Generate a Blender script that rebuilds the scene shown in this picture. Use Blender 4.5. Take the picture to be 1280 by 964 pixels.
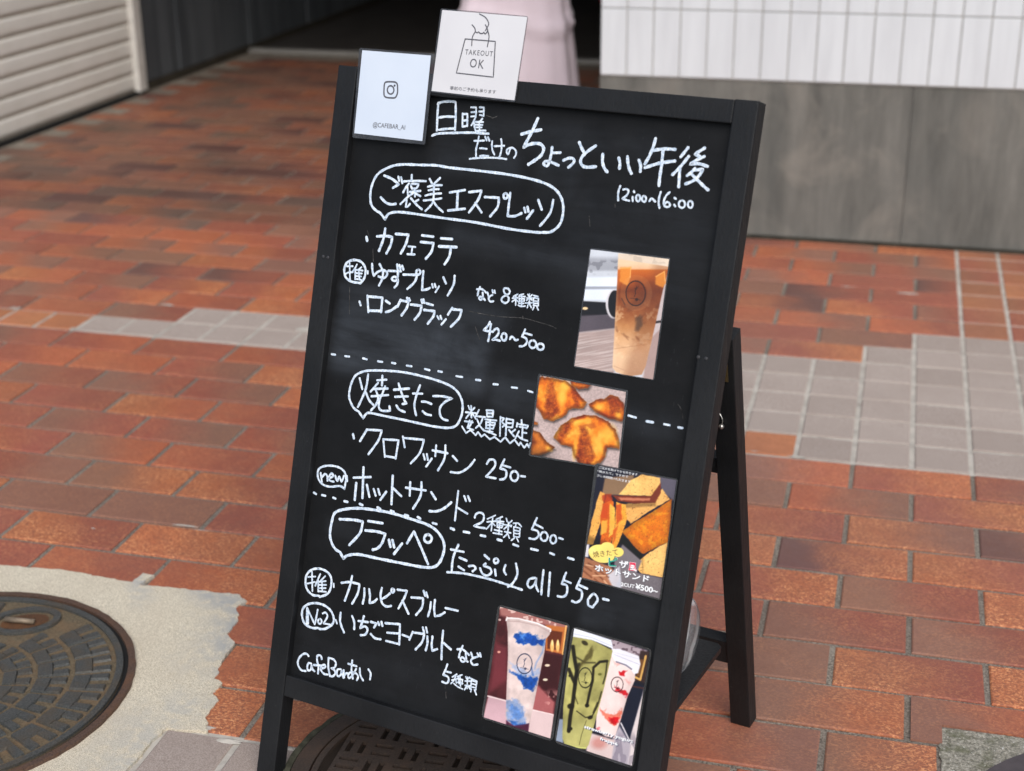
import bpy, bmesh, math, random
import numpy as np
from mathutils import Vector, Matrix

# ------------------------------------------------------------------ camera, world, sun
scene = bpy.context.scene
for o in list(bpy.data.objects):
    bpy.data.objects.remove(o, do_unlink=True)
COL = scene.collection
FPX, YAW, PITCH, ROLL, CAMZ = 1847.505, -0.2571103, 0.3759035, -0.0089391, 1.0765335
cy_, sy_, cp_, sp_ = math.cos(YAW), math.sin(YAW), math.cos(PITCH), math.sin(PITCH)
fwd = Vector((sy_*cp_, cy_*cp_, -sp_)); rgt = Vector((cy_, -sy_, 0)); upv = rgt.cross(fwd)
cr_, sr_ = math.cos(ROLL), math.sin(ROLL)
r2 = cr_*rgt + sr_*upv; u2 = -sr_*rgt + cr_*upv
cam_data = bpy.data.cameras.new("camera")
cam = bpy.data.objects.new("camera", cam_data); COL.objects.link(cam)
cam.matrix_world = Matrix(((r2.x, u2.x, -fwd.x, 0), (r2.y, u2.y, -fwd.y, 0), (r2.z, u2.z, -fwd.z, CAMZ), (0, 0, 0, 1)))
cam_data.sensor_fit = 'HORIZONTAL'; cam_data.sensor_width = 36.0; cam_data.lens = FPX/1280*36
cam_data.clip_start = 0.05; cam_data.clip_end = 500
cam_data.dof.use_dof = True; cam_data.dof.focus_distance = 1.68; cam_data.dof.aperture_fstop = 5.4
scene.camera = cam
SUN_EL, SUN_AZ = math.radians(44), math.radians(158)     # azimuth from +Y, clockwise: behind the viewer
world = bpy.data.worlds.new("World"); scene.world = world; world.use_nodes = True
wn = world.node_tree.nodes; wl = world.node_tree.links
sky = wn.new('ShaderNodeTexSky'); sky.sky_type = 'NISHITA'; sky.sun_disc = False
sky.sun_elevation = SUN_EL; sky.sun_rotation = SUN_AZ; sky.dust_density = 2.0; sky.air_density = 1.0; sky.ozone_density = 0.6
wn['Background'].inputs['Strength'].default_value = 0.105
wl.new(sky.outputs[0], wn['Background'].inputs['Color'])
sun_d = bpy.data.lights.new("sun", 'SUN'); sun_d.energy = 1.9; sun_d.angle = math.radians(50); sun_d.color = (1.0, 0.975, 0.94)
sun = bpy.data.objects.new("sun", sun_d); COL.objects.link(sun)
sdir = Vector((math.sin(SUN_AZ)*math.cos(SUN_EL), math.cos(SUN_AZ)*math.cos(SUN_EL), math.sin(SUN_EL)))
sun.rotation_euler = sdir.to_track_quat('Z', 'Y').to_euler(); sun.location = (0, -4, 8)
scene.view_settings.view_transform = 'Standard'; scene.view_settings.look = 'None'
scene.view_settings.exposure = 0.5; scene.view_settings.gamma = 1.0
scene.render.engine = 'CYCLES'
random.seed(7); rng = np.random.default_rng(7)

# ------------------------------------------------------------------ traced lettering and print data, in metres*1e4 on the board
WRITING = [
('title', 'Sunday afternoon title line', '''28:1295,8094 1302,7958 1319,7796/28:1289,8080 1341,8108 1465,8124 1510,8117c 1531,7978 1544,7823/28:1322,7936 1411,7955 1518,7961/28:1345,7805 1446,7825 1542,7837/24:1615,8005 1632,7865/24:1619,7999 1674,8006c 1690,7877/24:1632,7930 1678,7937/24:1637,7865 1689,7880/21:1709,8080 1772,8084c 1778,8029 1779,7990/21:1721,8028 1774,8036/21:1723,7983 1777,7991/21:1813,8089 1865,8092c 1876,8000/21:1815,8044 1865,8048/21:1829,8008 1873,8003/21:1780,7984 1765,7941 1741,7889/21:1766,7929 1780,7878 1802,7834c 1862,7843 1922,7849/21:1865,7972 1847,7944/21:1788,7930 1879,7936/21:1788,7900 1875,7905/21:1801,7872 1870,7878/21:1831,7939 1849,7846/21:1800,7727 1852,7732 1921,7742/21:1850,7778 1844,7701 1836,7632 1850,7553/21:1881,7655 1916,7658 1964,7655/21:1893,7573 1936,7581 1996,7583/21:1927,7785 1951,7745/21:1963,7780 1986,7745/21:2020,7744 2023,7695 2039,7644 2067,7605/21:2054,7694 2109,7700 2172,7709/21:2124,7776 2138,7729 2144,7669 2139,7616 2127,7580/21:2249,7683 2238,7640 2228,7624 2212,7642 2212,7672 2243,7693 2286,7694 2320,7667 2324,7626 2307,7593/21:1772,7530 1853,7546 2007,7566 2136,7574 2219,7571/28:1268,7734 1343,7764 1530,7788 1762,7812 1962,7818/36:2361,7850 2468,7887 2583,7917/36:2529,8030 2482,7894 2432,7777 2404,7715c 2459,7747 2545,7771 2613,7762 2645,7718 2623,7650 2557,7591 2489,7542/32:2741,7747 2739,7662 2729,7582 2705,7546 2668,7563 2683,7593 2742,7594 2842,7567/32:2750,7689 2844,7701/32:2892,7624 2946,7652 3002,7653 3016,7624 2992,7589 2960,7559/35:3047,7827 3079,7776 3114,7732/35:3237,7809 3166,7754 3110,7697 3089,7643 3110,7599 3163,7581 3269,7597/35:3331,7731 3339,7654 3369,7593 3407,7558/34:3515,7711 3536,7661 3539,7606/34:3610,7733 3627,7664 3653,7605 3679,7569/34:3742,7711 3768,7659 3774,7599/34:3890,7944 3879,7867 3849,7763 3813,7680/33:3881,7823 3994,7850 4118,7857/34:3819,7642 3949,7696 4041,7721 4133,7742/34:3989,7840 3996,7701 3995,7574 3999,7479/33:4253,7888 4226,7844 4190,7790/33:4273,7802 4224,7724 4174,7656 4128,7603/33:4196,7689 4205,7583 4213,7489/33:4430,7901 4382,7865 4336,7829c 4390,7813/33:4438,7818 4365,7775 4301,7725c 4390,7740 4487,7723/33:4358,7689 4319,7639 4286,7610/33:4354,7671 4445,7690c 4409,7617 4351,7561 4282,7526/33:4341,7622 4409,7573 4477,7524 4529,7492/23:3576,7429 3565,7378 3565,7329 3575,7280/23:3614,7396 3644,7405 3671,7395 3673,7365 3651,7331 3616,7304c 3657,7295 3696,7290/23:3732,7393 3740,7382/23:3728,7332 3737,7291/23:3785,7362 3803,7354 3813,7331 3810,7307 3795,7295 3778,7303 3768,7326 3771,7350 3785,7362/23:3853,7356 3870,7349 3880,7329 3876,7308 3862,7298 3844,7305 3835,7324 3838,7346 3853,7356/23:3919,7311 3937,7340 3956,7333 3983,7313/23:4028,7416 4020,7358 4023,7302 4039,7256/23:4125,7424 4093,7387 4076,7336 4083,7291 4114,7272 4145,7286 4141,7312 4112,7324 4089,7304/23:4185,7374 4202,7365/23:4192,7305 4207,7291/22:4269,7357 4294,7349 4308,7324 4302,7296 4280,7283 4254,7291 4241,7316 4246,7343 4269,7357/22:4359,7362 4378,7354 4389,7331 4386,7306 4369,7294 4349,7302 4338,7325 4342,7350 4359,7362'''),
('heading_bubble', 'speech bubble with the espresso heading', '''30:795,6758c 843,6829 1012,6862 1488,6859 1930,6859 2364,6839 2660,6841 2763,6850 2863,6871 2953,6965 2967,7115 2922,7239 2816,7329 2621,7382 2279,7411 1848,7414 1541,7411 1362,7418 1184,7404 936,7385 781,7344 632,7250 569,7116 565,6978 602,6884 680,6833c 722,6819 795,6758/31:715,7239 823,7212 918,7163c 848,7117/31:704,6993 781,6943 852,6932 908,6944/30:1580,7144 1761,7190/30:1677,7158 1693,6979/30:1586,6947 1790,6990/30:1818,7174 1966,7205c 1938,7101 1849,6958/29:1910,7066 2000,6976/29:2018,7143 2189,7154c 2187,7054 2112,6945/29:2262,7209 2281,7203 2292,7184 2287,7164 2271,7154 2251,7160 2241,7178 2246,7199 2262,7209/29:2318,7219 2319,7097 2323,6972c 2407,6981 2485,7022/29:2508,7081 2528,7037/29:2544,7096 2564,7046/29:2616,7065 2556,6971/29:2661,7182 2717,7086/28:2835,7201 2819,7061 2722,6916/26:900,7246 917,7201/26:937,7242 961,7180/26:1070,7283 1077,7223/26:976,7201 1107,7221 1260,7234/26:1047,7184 1014,7139 987,7080/26:1032,7152 1052,7060/26:1079,7179 1093,7136c 1150,7145 1172,7194c 1078,7182/26:1073,7095 1205,7121/26:1128,7140 1144,7053/26:1125,7095 1055,7038 970,6948/26:1148,7090 1180,7074 1214,7064/26:1044,7003 1045,6926c 1070,6934 1092,6964/26:1095,7028 1154,6982 1204,6949 1253,6924/26:1194,7021 1153,6993/25:1304,7264 1340,7218/25:1435,7288 1366,7215/25:1294,7177 1368,7199 1468,7212/25:1309,7138 1374,7156 1437,7165/25:1276,7076 1350,7101 1472,7122/25:1262,7021 1371,7042 1483,7069/26:1366,7215 1384,7041 1356,6972 1300,6910/25:1383,7030 1439,6976 1523,6925'''),
('espresso_list', 'handwritten coffee list', '''33:579,6532 593,6492/33:718,6557 832,6575 915,6574c 910,6489 867,6385/33:812,6655 804,6539 765,6400/33:958,6614 1121,6623c 1103,6520 1054,6409/32:1298,6639 1439,6642/32:1292,6565 1453,6571c 1442,6479 1382,6391/32:1542,6637 1681,6645/32:1529,6546 1748,6565/32:1679,6548 1674,6454 1627,6362/25:1140,6497 1229,6501/25:1192,6496 1191,6420/25:1139,6410 1232,6418/30:427,6250 471,6257 522,6255 570,6233 607,6193 622,6143 617,6081 596,6036 569,6006c 540,6009 479,6006 421,6017 371,6043 344,6087 334,6138 345,6192 379,6229 427,6250/22:359,6172 442,6183/22:395,6215 428,6022/22:365,6088 397,6106 452,6116/22:495,6209 474,6161 441,6114/22:481,6148 496,6041/22:560,6187 520,6153/22:487,6149 582,6152/22:492,6112 575,6118/22:497,6078 569,6084/22:498,6046 557,6047 595,6040/22:529,6150 552,6049/22:649,6156 654,6126/29:696,6243 712,6167 739,6114c 775,6157 837,6191 891,6184 909,6151 874,6108 801,6115/29:795,6253 849,6178 851,6094 820,6016/29:920,6195 1083,6210/29:1023,6279 1049,6177 1044,6109 1004,6094 976,6114 1007,6140 1054,6121 1057,6066 1027,6022/29:1052,6276 1074,6234/29:1090,6274 1112,6234/29:1120,6179 1297,6199c 1276,6117 1194,6028/29:1304,6257 1325,6252 1335,6235 1330,6216 1312,6205 1292,6210 1281,6228 1286,6247 1304,6257/29:1370,6251 1375,6151 1384,6041c 1439,6056 1479,6079/28:1632,6217 1673,6157/28:1770,6253 1771,6157 1715,6029/30:590,5799 609,5762/25:1502,6124 1516,6090/25:1533,6131 1550,6099/25:1592,6111 1557,6044/31:685,5879 723,5700/31:690,5873 884,5886c 890,5724/31:724,5717 886,5735/31:935,5858 988,5836/31:953,5733 1018,5761 1082,5816/31:1125,5895 1095,5815/31:1121,5889 1230,5890c 1214,5814 1161,5726/31:1205,5929 1218,5908/31:1232,5926 1244,5906/31:1264,5863 1401,5869c 1392,5788 1336,5705/31:1392,5933 1408,5902/30:1415,5941 1433,5908/30:1461,5905 1543,5896/30:1440,5828 1576,5834c 1568,5775 1509,5685/30:1790,5901 1749,5822/30:1784,5887 1910,5894c 1891,5802 1804,5696/25:1618,5785 1642,5755/25:1656,5793 1676,5760/25:1730,5768 1683,5701'''),
('price_note', 'handwritten price note beside the coffee list', '''23:2102,6175 2088,6131 2084,6080/23:2067,6146 2101,6155 2143,6150 2184,6126/23:2141,6120 2153,6071 2131,6039 2107,6050 2118,6072 2152,6066 2182,6043/23:2200,6129 2217,6095/23:2264,6111 2230,6089 2226,6060 2250,6038 2284,6045/23:2255,6162 2266,6138/23:2281,6162 2293,6138/23:2470,6177 2446,6203 2409,6205 2392,6188 2405,6154 2441,6130 2465,6105 2462,6068 2429,6047 2388,6061 2382,6089 2406,6118 2440,6137 2465,6157/17:2565,6161 2519,6131/17:2510,6111 2574,6125/17:2546,6146 2559,6043/17:2548,6105 2511,6074/17:2561,6099 2589,6081/17:2634,6173 2587,6155/17:2585,6140 2658,6150/17:2592,6119 2653,6125/17:2596,6093 2653,6099/17:2591,6122 2596,6089/17:2653,6131 2653,6098/17:2614,6166 2632,6043/17:2595,6067 2652,6075/17:2590,6048 2625,6038 2673,6049/17:2687,6176 2700,6160/17:2736,6180 2723,6161/17:2680,6139 2741,6147/17:2705,6183 2717,6103/17:2705,6138 2680,6111/17:2717,6140 2744,6125/17:2672,6082 2749,6096/17:2711,6102 2700,6036/17:2717,6085 2748,6044/17:2754,6175 2808,6171/17:2781,6168 2774,6152/17:2757,6149 2773,6070/17:2757,6149 2817,6152c 2826,6078/17:2766,6117 2815,6121/17:2770,6092 2818,6099/17:2769,6070 2826,6074/17:2779,6057 2768,6025/17:2812,6061 2833,6031'''),
('price_range', 'handwritten price range under the eight kinds note', '''26:2276,5817 2253,5765 2211,5719c 2273,5717 2330,5719/26:2292,5799 2291,5689 2285,5610/26:2338,5736 2366,5761 2395,5745 2392,5695 2334,5631c 2375,5640 2426,5635/26:2464,5724 2487,5716 2500,5690 2495,5661 2475,5646 2452,5654 2439,5680 2444,5709 2464,5724/25:2544,5673 2559,5701 2585,5693 2611,5671 2639,5681/25:2710,5801 2684,5720c 2723,5714 2748,5690 2743,5652 2712,5623 2671,5614/25:2704,5764 2794,5755/25:2816,5701 2847,5693 2863,5667 2855,5636 2828,5620 2798,5627 2781,5654 2789,5685 2816,5701/25:2912,5680 2941,5675 2955,5654 2948,5629 2922,5615 2893,5620 2879,5642 2886,5667 2912,5680'''),
('divider', 'dashed line under the coffee list', '''26:301,5150 349,5151/26:486,5157 540,5161/26:727,5171 777,5167/25:928,5170 986,5171/25:1113,5182 1159,5181/25:1309,5182 1371,5184/25:1545,5183 1606,5179/25:1718,5186 1765,5186/24:1951,5170 2026,5172/24:2198,5170 2252,5174/24:2417,5159 2470,5164/24:2642,5163 2706,5166/24:2841,5158 2895,5152/26:4023,5101 4106,5094/26:4230,5078 4301,5079/25:4425,5083 4483,5083/25:4580,5078 4625,5079'''),
('baked_heading', 'speech bubble with the freshly baked heading', '''28:825,4497c 859,4554 909,4573 1132,4573 1364,4574 1594,4571 1764,4572 1930,4588 2025,4630 2068,4716 2081,4816 2061,4910 2006,4988 1920,5041 1804,5071 1632,5091 1403,5102 1242,5100 1105,5088 979,5072 830,5047 739,5017 663,4969 624,4902 602,4807 604,4706 645,4632 693,4585 757,4561c 825,4497/29:715,4938 766,4825/29:821,5000 816,4854 781,4727 737,4613/29:818,4794 877,4713 936,4673/28:1010,5017 1020,4909/28:949,4955 1068,4982/28:964,4927 881,4815/28:917,4851 1099,4887/28:1062,4904 1035,4801/28:900,4763 1115,4815/28:940,4855 988,4763 971,4679 916,4604/28:1024,4799 1008,4706 1019,4648 1066,4626 1167,4644c 1150,4693/28:1181,4886 1376,4934/28:1209,4811 1372,4844/28:1233,4965 1288,4864 1339,4789 1369,4764c 1316,4748/28:1240,4717 1286,4677 1357,4665/28:1434,4888 1551,4905/28:1510,4992 1481,4878 1470,4757 1508,4655/28:1559,4817 1614,4824 1684,4812/28:1585,4713 1634,4689 1696,4688/27:1694,4903 1815,4921 1933,4917c 1856,4869 1801,4796 1808,4718 1851,4675 1913,4668'''),
('limited_note', 'handwritten limited quantity note', '''21:2146,4872 2167,4838/21:2225,4866 2199,4830/21:2180,4878 2203,4754/21:2125,4799 2257,4809/22:2186,4810 2138,4735/21:2199,4805 2258,4750/22:2128,4699 2226,4703/22:2188,4717 2169,4636c 2245,4623/22:2216,4715 2203,4671 2173,4630/21:2282,4851 2254,4777/21:2266,4779 2370,4787/21:2340,4779 2326,4714 2273,4649/21:2274,4746 2323,4679 2376,4640/21:2374,4864 2458,4876c 2460,4807/21:2378,4865 2391,4798/21:2387,4832 2455,4844/21:2392,4797 2460,4807/21:2373,4764 2511,4775/21:2389,4739 2402,4672/21:2389,4736 2500,4749c 2485,4687/21:2398,4705 2488,4719/21:2395,4670 2486,4681/21:2437,4755 2447,4632/21:2415,4640 2484,4646/21:2383,4641 2526,4619/21:2554,4824 2577,4618/21:2555,4819 2602,4815c 2581,4774 2615,4749 2595,4721/21:2628,4820 2647,4635/21:2628,4815 2712,4818c 2713,4736/21:2639,4771 2710,4780/21:2645,4729 2709,4735/21:2676,4702 2746,4645/21:2750,4719 2710,4680/21:2809,4834 2818,4796/21:2765,4793 2764,4752/21:2767,4783 2897,4790c 2881,4756/21:2797,4758 2876,4762/21:2834,4765 2844,4650/21:2836,4704 2888,4707/21:2797,4710 2767,4629/21:2780,4666 2838,4636 2912,4626/20:2102,4635c 2162,4573c 2211,4616c 2284,4571c 2306,4613c 2355,4567c 2389,4601c 2462,4559c 2514,4596c 2594,4556c 2642,4616c 2708,4560c 2758,4611c 2820,4557c 2833,4594c 2886,4545c 2916,4596c 2941,4559c 2952,4609'''),
('croissant_line', 'handwritten croissant price line', '''28:716,4294 735,4247/28:891,4373 820,4232/28:890,4377 1091,4404c 1056,4276 953,4105/27:1124,4309 1172,4117/27:1124,4309 1323,4336c 1314,4124/27:1171,4127 1306,4132/27:1373,4386 1413,4273/27:1382,4373 1647,4401c 1616,4248 1517,4109/27:1663,4241 1689,4186/27:1707,4249 1729,4190/27:1776,4213 1718,4112/27:1774,4306 1965,4309/27:1810,4368 1816,4250/27:1926,4390 1934,4244 1872,4099/26:2034,4292 2096,4249/26:2034,4111 2147,4128 2247,4206 2310,4302/26:2465,4288 2491,4337 2550,4343 2564,4278 2475,4147c 2594,4152/26:2669,4375 2631,4268c 2701,4262 2717,4211 2699,4169 2648,4149/26:2672,4308 2751,4303/26:2806,4273 2841,4264 2860,4230 2852,4190 2822,4168 2787,4177 2768,4211 2776,4251 2806,4273/26:2893,4236 2939,4240'''),
('new_mark', 'small speech bubble reading new', '''26:689,3648c 626,3669 492,3635 386,3643 316,3703 304,3789 357,3844 475,3879 597,3876 672,3832 695,3764 689,3648/26:342,3767 373,3670/26:366,3720 403,3767 437,3749 448,3697/26:458,3724 517,3765 496,3793 466,3755 473,3708 534,3702/26:545,3775 581,3719 602,3777 639,3726 663,3798/26:702,3802 715,3746'''),
('sandwich_line', 'handwritten hot sandwich price line', '''31:796,3801 1019,3854/31:909,3944 945,3595/31:838,3748 845,3553/31:982,3755 1034,3628/31:1079,3724 1114,3659/31:1137,3736 1166,3681/30:1247,3729 1182,3622/30:1305,3926 1335,3603/30:1330,3787 1448,3720/30:1495,3826 1750,3846/30:1541,3897 1556,3749/30:1684,3925 1694,3778 1620,3612/30:1824,3840 1890,3775/30:1830,3627 1932,3649 2021,3706 2090,3781/27:2158,3921 2164,3593/27:2165,3742 2304,3699/27:2240,3882 2269,3834/27:2286,3891 2317,3844/25:2404,3675 2410,3710 2449,3741 2500,3734 2515,3688 2492,3639 2406,3584c 2468,3580 2543,3586/18:2650,3751 2560,3693/18:2560,3659 2669,3692/18:2622,3716 2624,3575/18:2624,3668 2563,3581/18:2631,3659 2661,3641/18:2736,3755 2667,3711/18:2658,3694 2760,3704/18:2682,3680 2690,3628/18:2682,3680 2759,3682c 2747,3640/18:2692,3653 2750,3660/18:2695,3629 2748,3636/18:2712,3735 2721,3566/18:2662,3593 2754,3593/18:2651,3556 2759,3563/18:2786,3746 2801,3715/17:2857,3737 2825,3701/18:2769,3674 2860,3684/18:2818,3709 2825,3628/18:2818,3675 2776,3627/17:2834,3678 2856,3671/18:2786,3600 2861,3602/18:2825,3628 2816,3577 2784,3536/18:2825,3589 2854,3542/17:2877,3712 2934,3724 2978,3697/17:2909,3709 2908,3680/17:2888,3675 2903,3572/17:2888,3675 2965,3677c 2971,3582/17:2898,3639 2962,3643/17:2903,3606 2966,3614/17:2903,3572 2966,3577/17:2915,3560 2881,3523/17:2942,3561 2966,3528/24:3147,3827 3104,3694c 3173,3690 3194,3645 3154,3598 3088,3592/24:3141,3757 3229,3735/24:3253,3697 3284,3689 3301,3658 3294,3622 3267,3602 3235,3609 3218,3640 3225,3677 3253,3697/23:3363,3687 3390,3679 3404,3650 3399,3616 3377,3598 3350,3605 3335,3635 3341,3668 3363,3687/23:3435,3671 3480,3668'''),
('divider_lower', 'dashed line above the frappe heading', '''31:283,3522 313,3513/30:398,3517 442,3518/30:554,3518 584,3514/30:709,3509 752,3509/30:919,3520 957,3513/30:1158,3530 1196,3521/29:1337,3529 1376,3525/29:1526,3521 1568,3519/29:1692,3531 1728,3520/29:1892,3504 1941,3503/28:2125,3495 2169,3488/28:2125,3495 2165,3494/28:2291,3492 2361,3496/28:2505,3497 2561,3499/28:2714,3497 2766,3495/28:2911,3485 2970,3479/27:3128,3484 3207,3485/27:3357,3489 3403,3482/27:3571,3484 3635,3481'''),
('frappe_heading', 'speech bubble with the frappe heading', '''34:790,2850c 842,2899 987,2943 1257,2955 1589,2972 1833,2988 1975,3021 2045,3097 2077,3232 2050,3340 1948,3432 1812,3474 1596,3492 1346,3504 1113,3492 896,3465 714,3413 602,3348 574,3239 569,3090 608,2994 669,2934 733,2915c 790,2850/34:676,3290 865,3322 987,3327c 969,3191 847,3025/34:1057,3349 1246,3364/34:1034,3234 1180,3254 1299,3251c 1273,3141 1224,3069 1161,3036/33:1357,3195 1387,3122/33:1403,3201 1437,3126/33:1532,3190 1445,3051/33:1596,3209 1665,3359c 1767,3221 1895,3037/33:1847,3363 1883,3357 1901,3329 1892,3294 1860,3274 1825,3280 1807,3308 1816,3343 1847,3363'''),
('frappe_price', 'handwritten frappe price line with its underline', '''27:2159,3262 2320,3269/28:2244,3332 2200,3178 2203,3026/27:2279,3196 2371,3182/27:2279,3094 2355,3069/27:2407,3128 2465,3145 2493,3121 2461,3081/27:2580,3292 2641,3260/27:2607,3202 2588,3173 2664,3165 2690,3120 2644,3076 2587,3083 2547,3135/27:2730,3163 2748,3100/27:2725,3286 2745,3282 2755,3266 2750,3246 2732,3234 2712,3237 2701,3254 2707,3274 2725,3286/27:2848,3240 2838,3179 2868,3141/27:2970,3284 3004,3176 2965,3067 2913,3013/27:2149,3001 2345,3033 2533,3042 2719,3043 2906,3033 3082,3019/26:3216,3183 3154,3152 3139,3091 3179,3064 3229,3128 3230,3186c 3243,3099 3277,3049/26:3305,3286 3308,3147 3317,3025/26:3383,3279 3391,3166 3401,3028/26:3568,3319 3537,3192c 3597,3185 3609,3102 3571,3057 3510,3049/26:3559,3235 3638,3224/26:3743,3297 3708,3183c 3775,3166 3782,3086 3734,3034 3681,3037/26:3741,3223 3834,3208/26:3914,3171 3859,3096c 3873,3038 3924,3027c 3969,3123 3914,3171/26:4028,3143 4091,3144'''),
('recommended_mark', 'circled recommended mark beside the blue drink line', '''29:462,2656 531,2659 604,2639 656,2582 664,2475 627,2392 530,2334c 512,2342 425,2334 341,2384 308,2476 322,2564 384,2628 462,2656/22:339,2528 435,2555/22:382,2598 419,2377/22:338,2448 438,2491/22:499,2600 474,2525 450,2449/22:480,2526 499,2391/21:570,2591 515,2524/21:489,2503 584,2535/21:494,2468 596,2493/21:505,2432 595,2454/21:498,2396 607,2412/21:532,2528 556,2405/21:698,2532 704,2491'''),
('second_mark', 'circled No2 mark beside the strawberry line', '''29:473,2246 601,2251 699,2211 754,2135 744,2058 661,1985 583,1961c 553,1966 479,1948 376,1967 322,2039 314,2128 367,2200 473,2246/24:393,1976 371,2171c 508,1995c 523,2178/24:413,1981 389,2146/24:566,2079 585,2075 595,2056 591,2034 575,2021 556,2025 546,2044 550,2066 566,2079/24:597,2151 635,2170 666,2133 625,2038c 676,2044 729,2044/23:784,2120 806,2083'''),
('blue_drink_line', 'handwritten blue frappe line', '''29:801,2565 909,2598 1042,2606c 1035,2495 977,2360/29:932,2676 917,2544 874,2370/29:1114,2571 1125,2488 1117,2394/29:1179,2577 1200,2506 1206,2421c 1259,2447 1297,2490/29:1343,2631 1339,2538 1372,2461 1430,2436 1492,2457/29:1361,2506 1414,2547 1457,2595/29:1486,2655 1500,2652 1507,2639 1504,2623 1491,2614 1477,2617 1470,2630 1473,2646 1486,2655/28:1550,2660 1671,2674c 1647,2583 1591,2451/28:1630,2551 1729,2423/28:1740,2615 1890,2641c 1890,2538 1826,2432/28:1884,2724 1912,2674/28:1921,2714 1945,2667/28:1994,2619 1995,2544 1980,2456/28:2042,2658 2046,2557 2068,2478c 2128,2502 2184,2549/28:2187,2600 2342,2606'''),
('strawberry_line', 'handwritten strawberry yogurt line', '''29:839,2217 847,2112 915,2003/29:997,2217 1034,2158 1046,2075/29:1091,2182 1215,2199/29:1154,2255 1134,2145 1118,2106c 1186,2142 1224,2109 1199,2049 1142,2027/29:1253,2212 1331,2212c 1305,2158/29:1273,2073 1333,2040 1409,2046/29:1350,2232 1369,2203/29:1392,2246 1413,2204/29:1446,2244 1637,2278c 1660,2047/29:1487,2142 1632,2169/29:1486,2045 1648,2051/28:1686,2167 1773,2160/28:1812,2232 1783,2135/28:1813,2227 1964,2246c 1946,2147 1876,2044/28:1933,2313 1957,2263/28:1974,2324 1996,2271/28:2005,2228 2017,2146 2007,2068/28:2070,2244 2073,2151 2089,2084c 2148,2118/28:2193,2340 2201,2184 2219,2019/28:2219,2207 2320,2158/25:2400,2180 2458,2195 2507,2179 2551,2154/25:2460,2234 2436,2153 2432,2095/25:2510,2158 2522,2090 2485,2059 2455,2080 2478,2107 2546,2075/25:2574,2185 2595,2145/25:2656,2160 2602,2128 2586,2089 2620,2059 2672,2078/25:2653,2198 2674,2171/24:2683,2208 2699,2173/25:2301,1983 2284,1907 2264,1851c 2325,1846 2343,1807 2320,1769 2263,1772/25:2293,1898 2357,1901/18:2433,1903 2383,1857/18:2381,1821 2451,1857/18:2422,1893 2408,1825 2375,1780/18:2419,1863 2443,1805/18:2499,1913 2441,1876/18:2452,1854 2515,1860/18:2457,1873 2475,1806/18:2511,1859 2514,1810/18:2457,1816 2521,1819/18:2473,1899 2498,1784/18:2413,1790 2464,1768 2530,1757/18:2548,1904 2567,1881/18:2594,1910 2568,1874/18:2547,1854 2616,1872/18:2572,1904 2582,1778/18:2554,1806 2624,1818/18:2570,1803 2554,1756/18:2593,1809 2621,1781/18:2595,1903 2692,1889/18:2622,1881 2630,1776/18:2622,1881 2690,1878c 2690,1793/18:2627,1847 2682,1847/18:2625,1811 2687,1813/18:2636,1785 2633,1756/18:2675,1789 2706,1740'''),
('signature', 'handwritten cafe name at the lower left', '''26:474,1607 443,1627 390,1607 343,1541 340,1473 393,1419 458,1422/26:523,1527 490,1528 473,1483 488,1440 524,1453 534,1515c 547,1471 580,1452/26:659,1619 640,1654 595,1642 598,1587 627,1516 631,1437/26:561,1522 656,1539/26:670,1507 721,1538 709,1561 667,1538 668,1487 714,1455 764,1460/26:750,1658 761,1550 798,1450/26:750,1658 824,1654 859,1615 842,1562 803,1544c 850,1534 866,1499 838,1459 798,1450/25:933,1568 893,1555 886,1512 904,1478 938,1496 949,1560c 965,1509 982,1478/25:974,1567 992,1485/25:989,1504 1010,1537 1031,1546/25:1024,1658 1138,1657/25:1072,1710 1077,1594 1110,1501/25:1138,1625 1096,1536 1057,1494 1042,1526 1073,1569 1145,1572 1177,1542 1165,1499/25:1185,1645 1201,1572 1248,1517/25:1299,1663 1336,1623 1337,1553'''),
]
PRINTS = {'coffee': ([(0.33353, 0.67579), (0.42398, 0.67707), (0.42528, 0.55075), (0.3331, 0.54975)], [(0.33485, 0.67429), (0.42266, 0.67544), (0.4239, 0.55168), (0.33457, 0.55101)], [(195, 60), (692, 122), (590, 885), (92, 800)]), 'croissant': ([(0.29357, 0.53632), (0.39826, 0.53592), (0.40096, 0.45145), (0.29512, 0.4469)], [(0.29601, 0.53451), (0.3961, 0.53383), (0.39932, 0.45306), (0.2972, 0.44884)], [(145, 55), (770, 175), (712, 735), (75, 630)]), 'sandwich': ([(0.37335, 0.45392), (0.46642, 0.45559), (0.4672, 0.32805), (0.37549, 0.33021)], [(0.37736, 0.45271), (0.46506, 0.45421), (0.46533, 0.32985), (0.37689, 0.33197)], [(192, 60), (688, 155), (580, 905), (90, 770)]), 'blue': ([(0.28263, 0.27988), (0.3703, 0.27933), (0.36894, 0.14817), (0.28063, 0.1504)], [(0.2857, 0.27768), (0.36735, 0.2766), (0.36583, 0.15127), (0.28393, 0.15232)], [(178, 95), (605, 215), (497, 930), (75, 795)]), 'matcha': ([(0.37292, 0.27778), (0.46509, 0.27559), (0.4631, 0.14564), (0.37053, 0.14797)], [(0.37569, 0.27572), (0.46248, 0.27363), (0.4615, 0.1488), (0.37283, 0.15071)], [(188, 78), (655, 215), (545, 930), (75, 775)]), 'account': ([(0.02542, 0.86065), (0.12304, 0.86039), (0.12545, 0.76232), (0.03024, 0.76112)], [(0.03003, 0.85814), (0.11937, 0.8583), (0.12177, 0.76591), (0.03245, 0.76628)], None), 'takeout': ([(0.12437, 0.90923), (0.23177, 0.90669), (0.22971, 0.81668), (0.12402, 0.81919)], [(0.12694, 0.90752), (0.23094, 0.90571), (0.22863, 0.81863), (0.12596, 0.82054)], None)}
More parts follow.
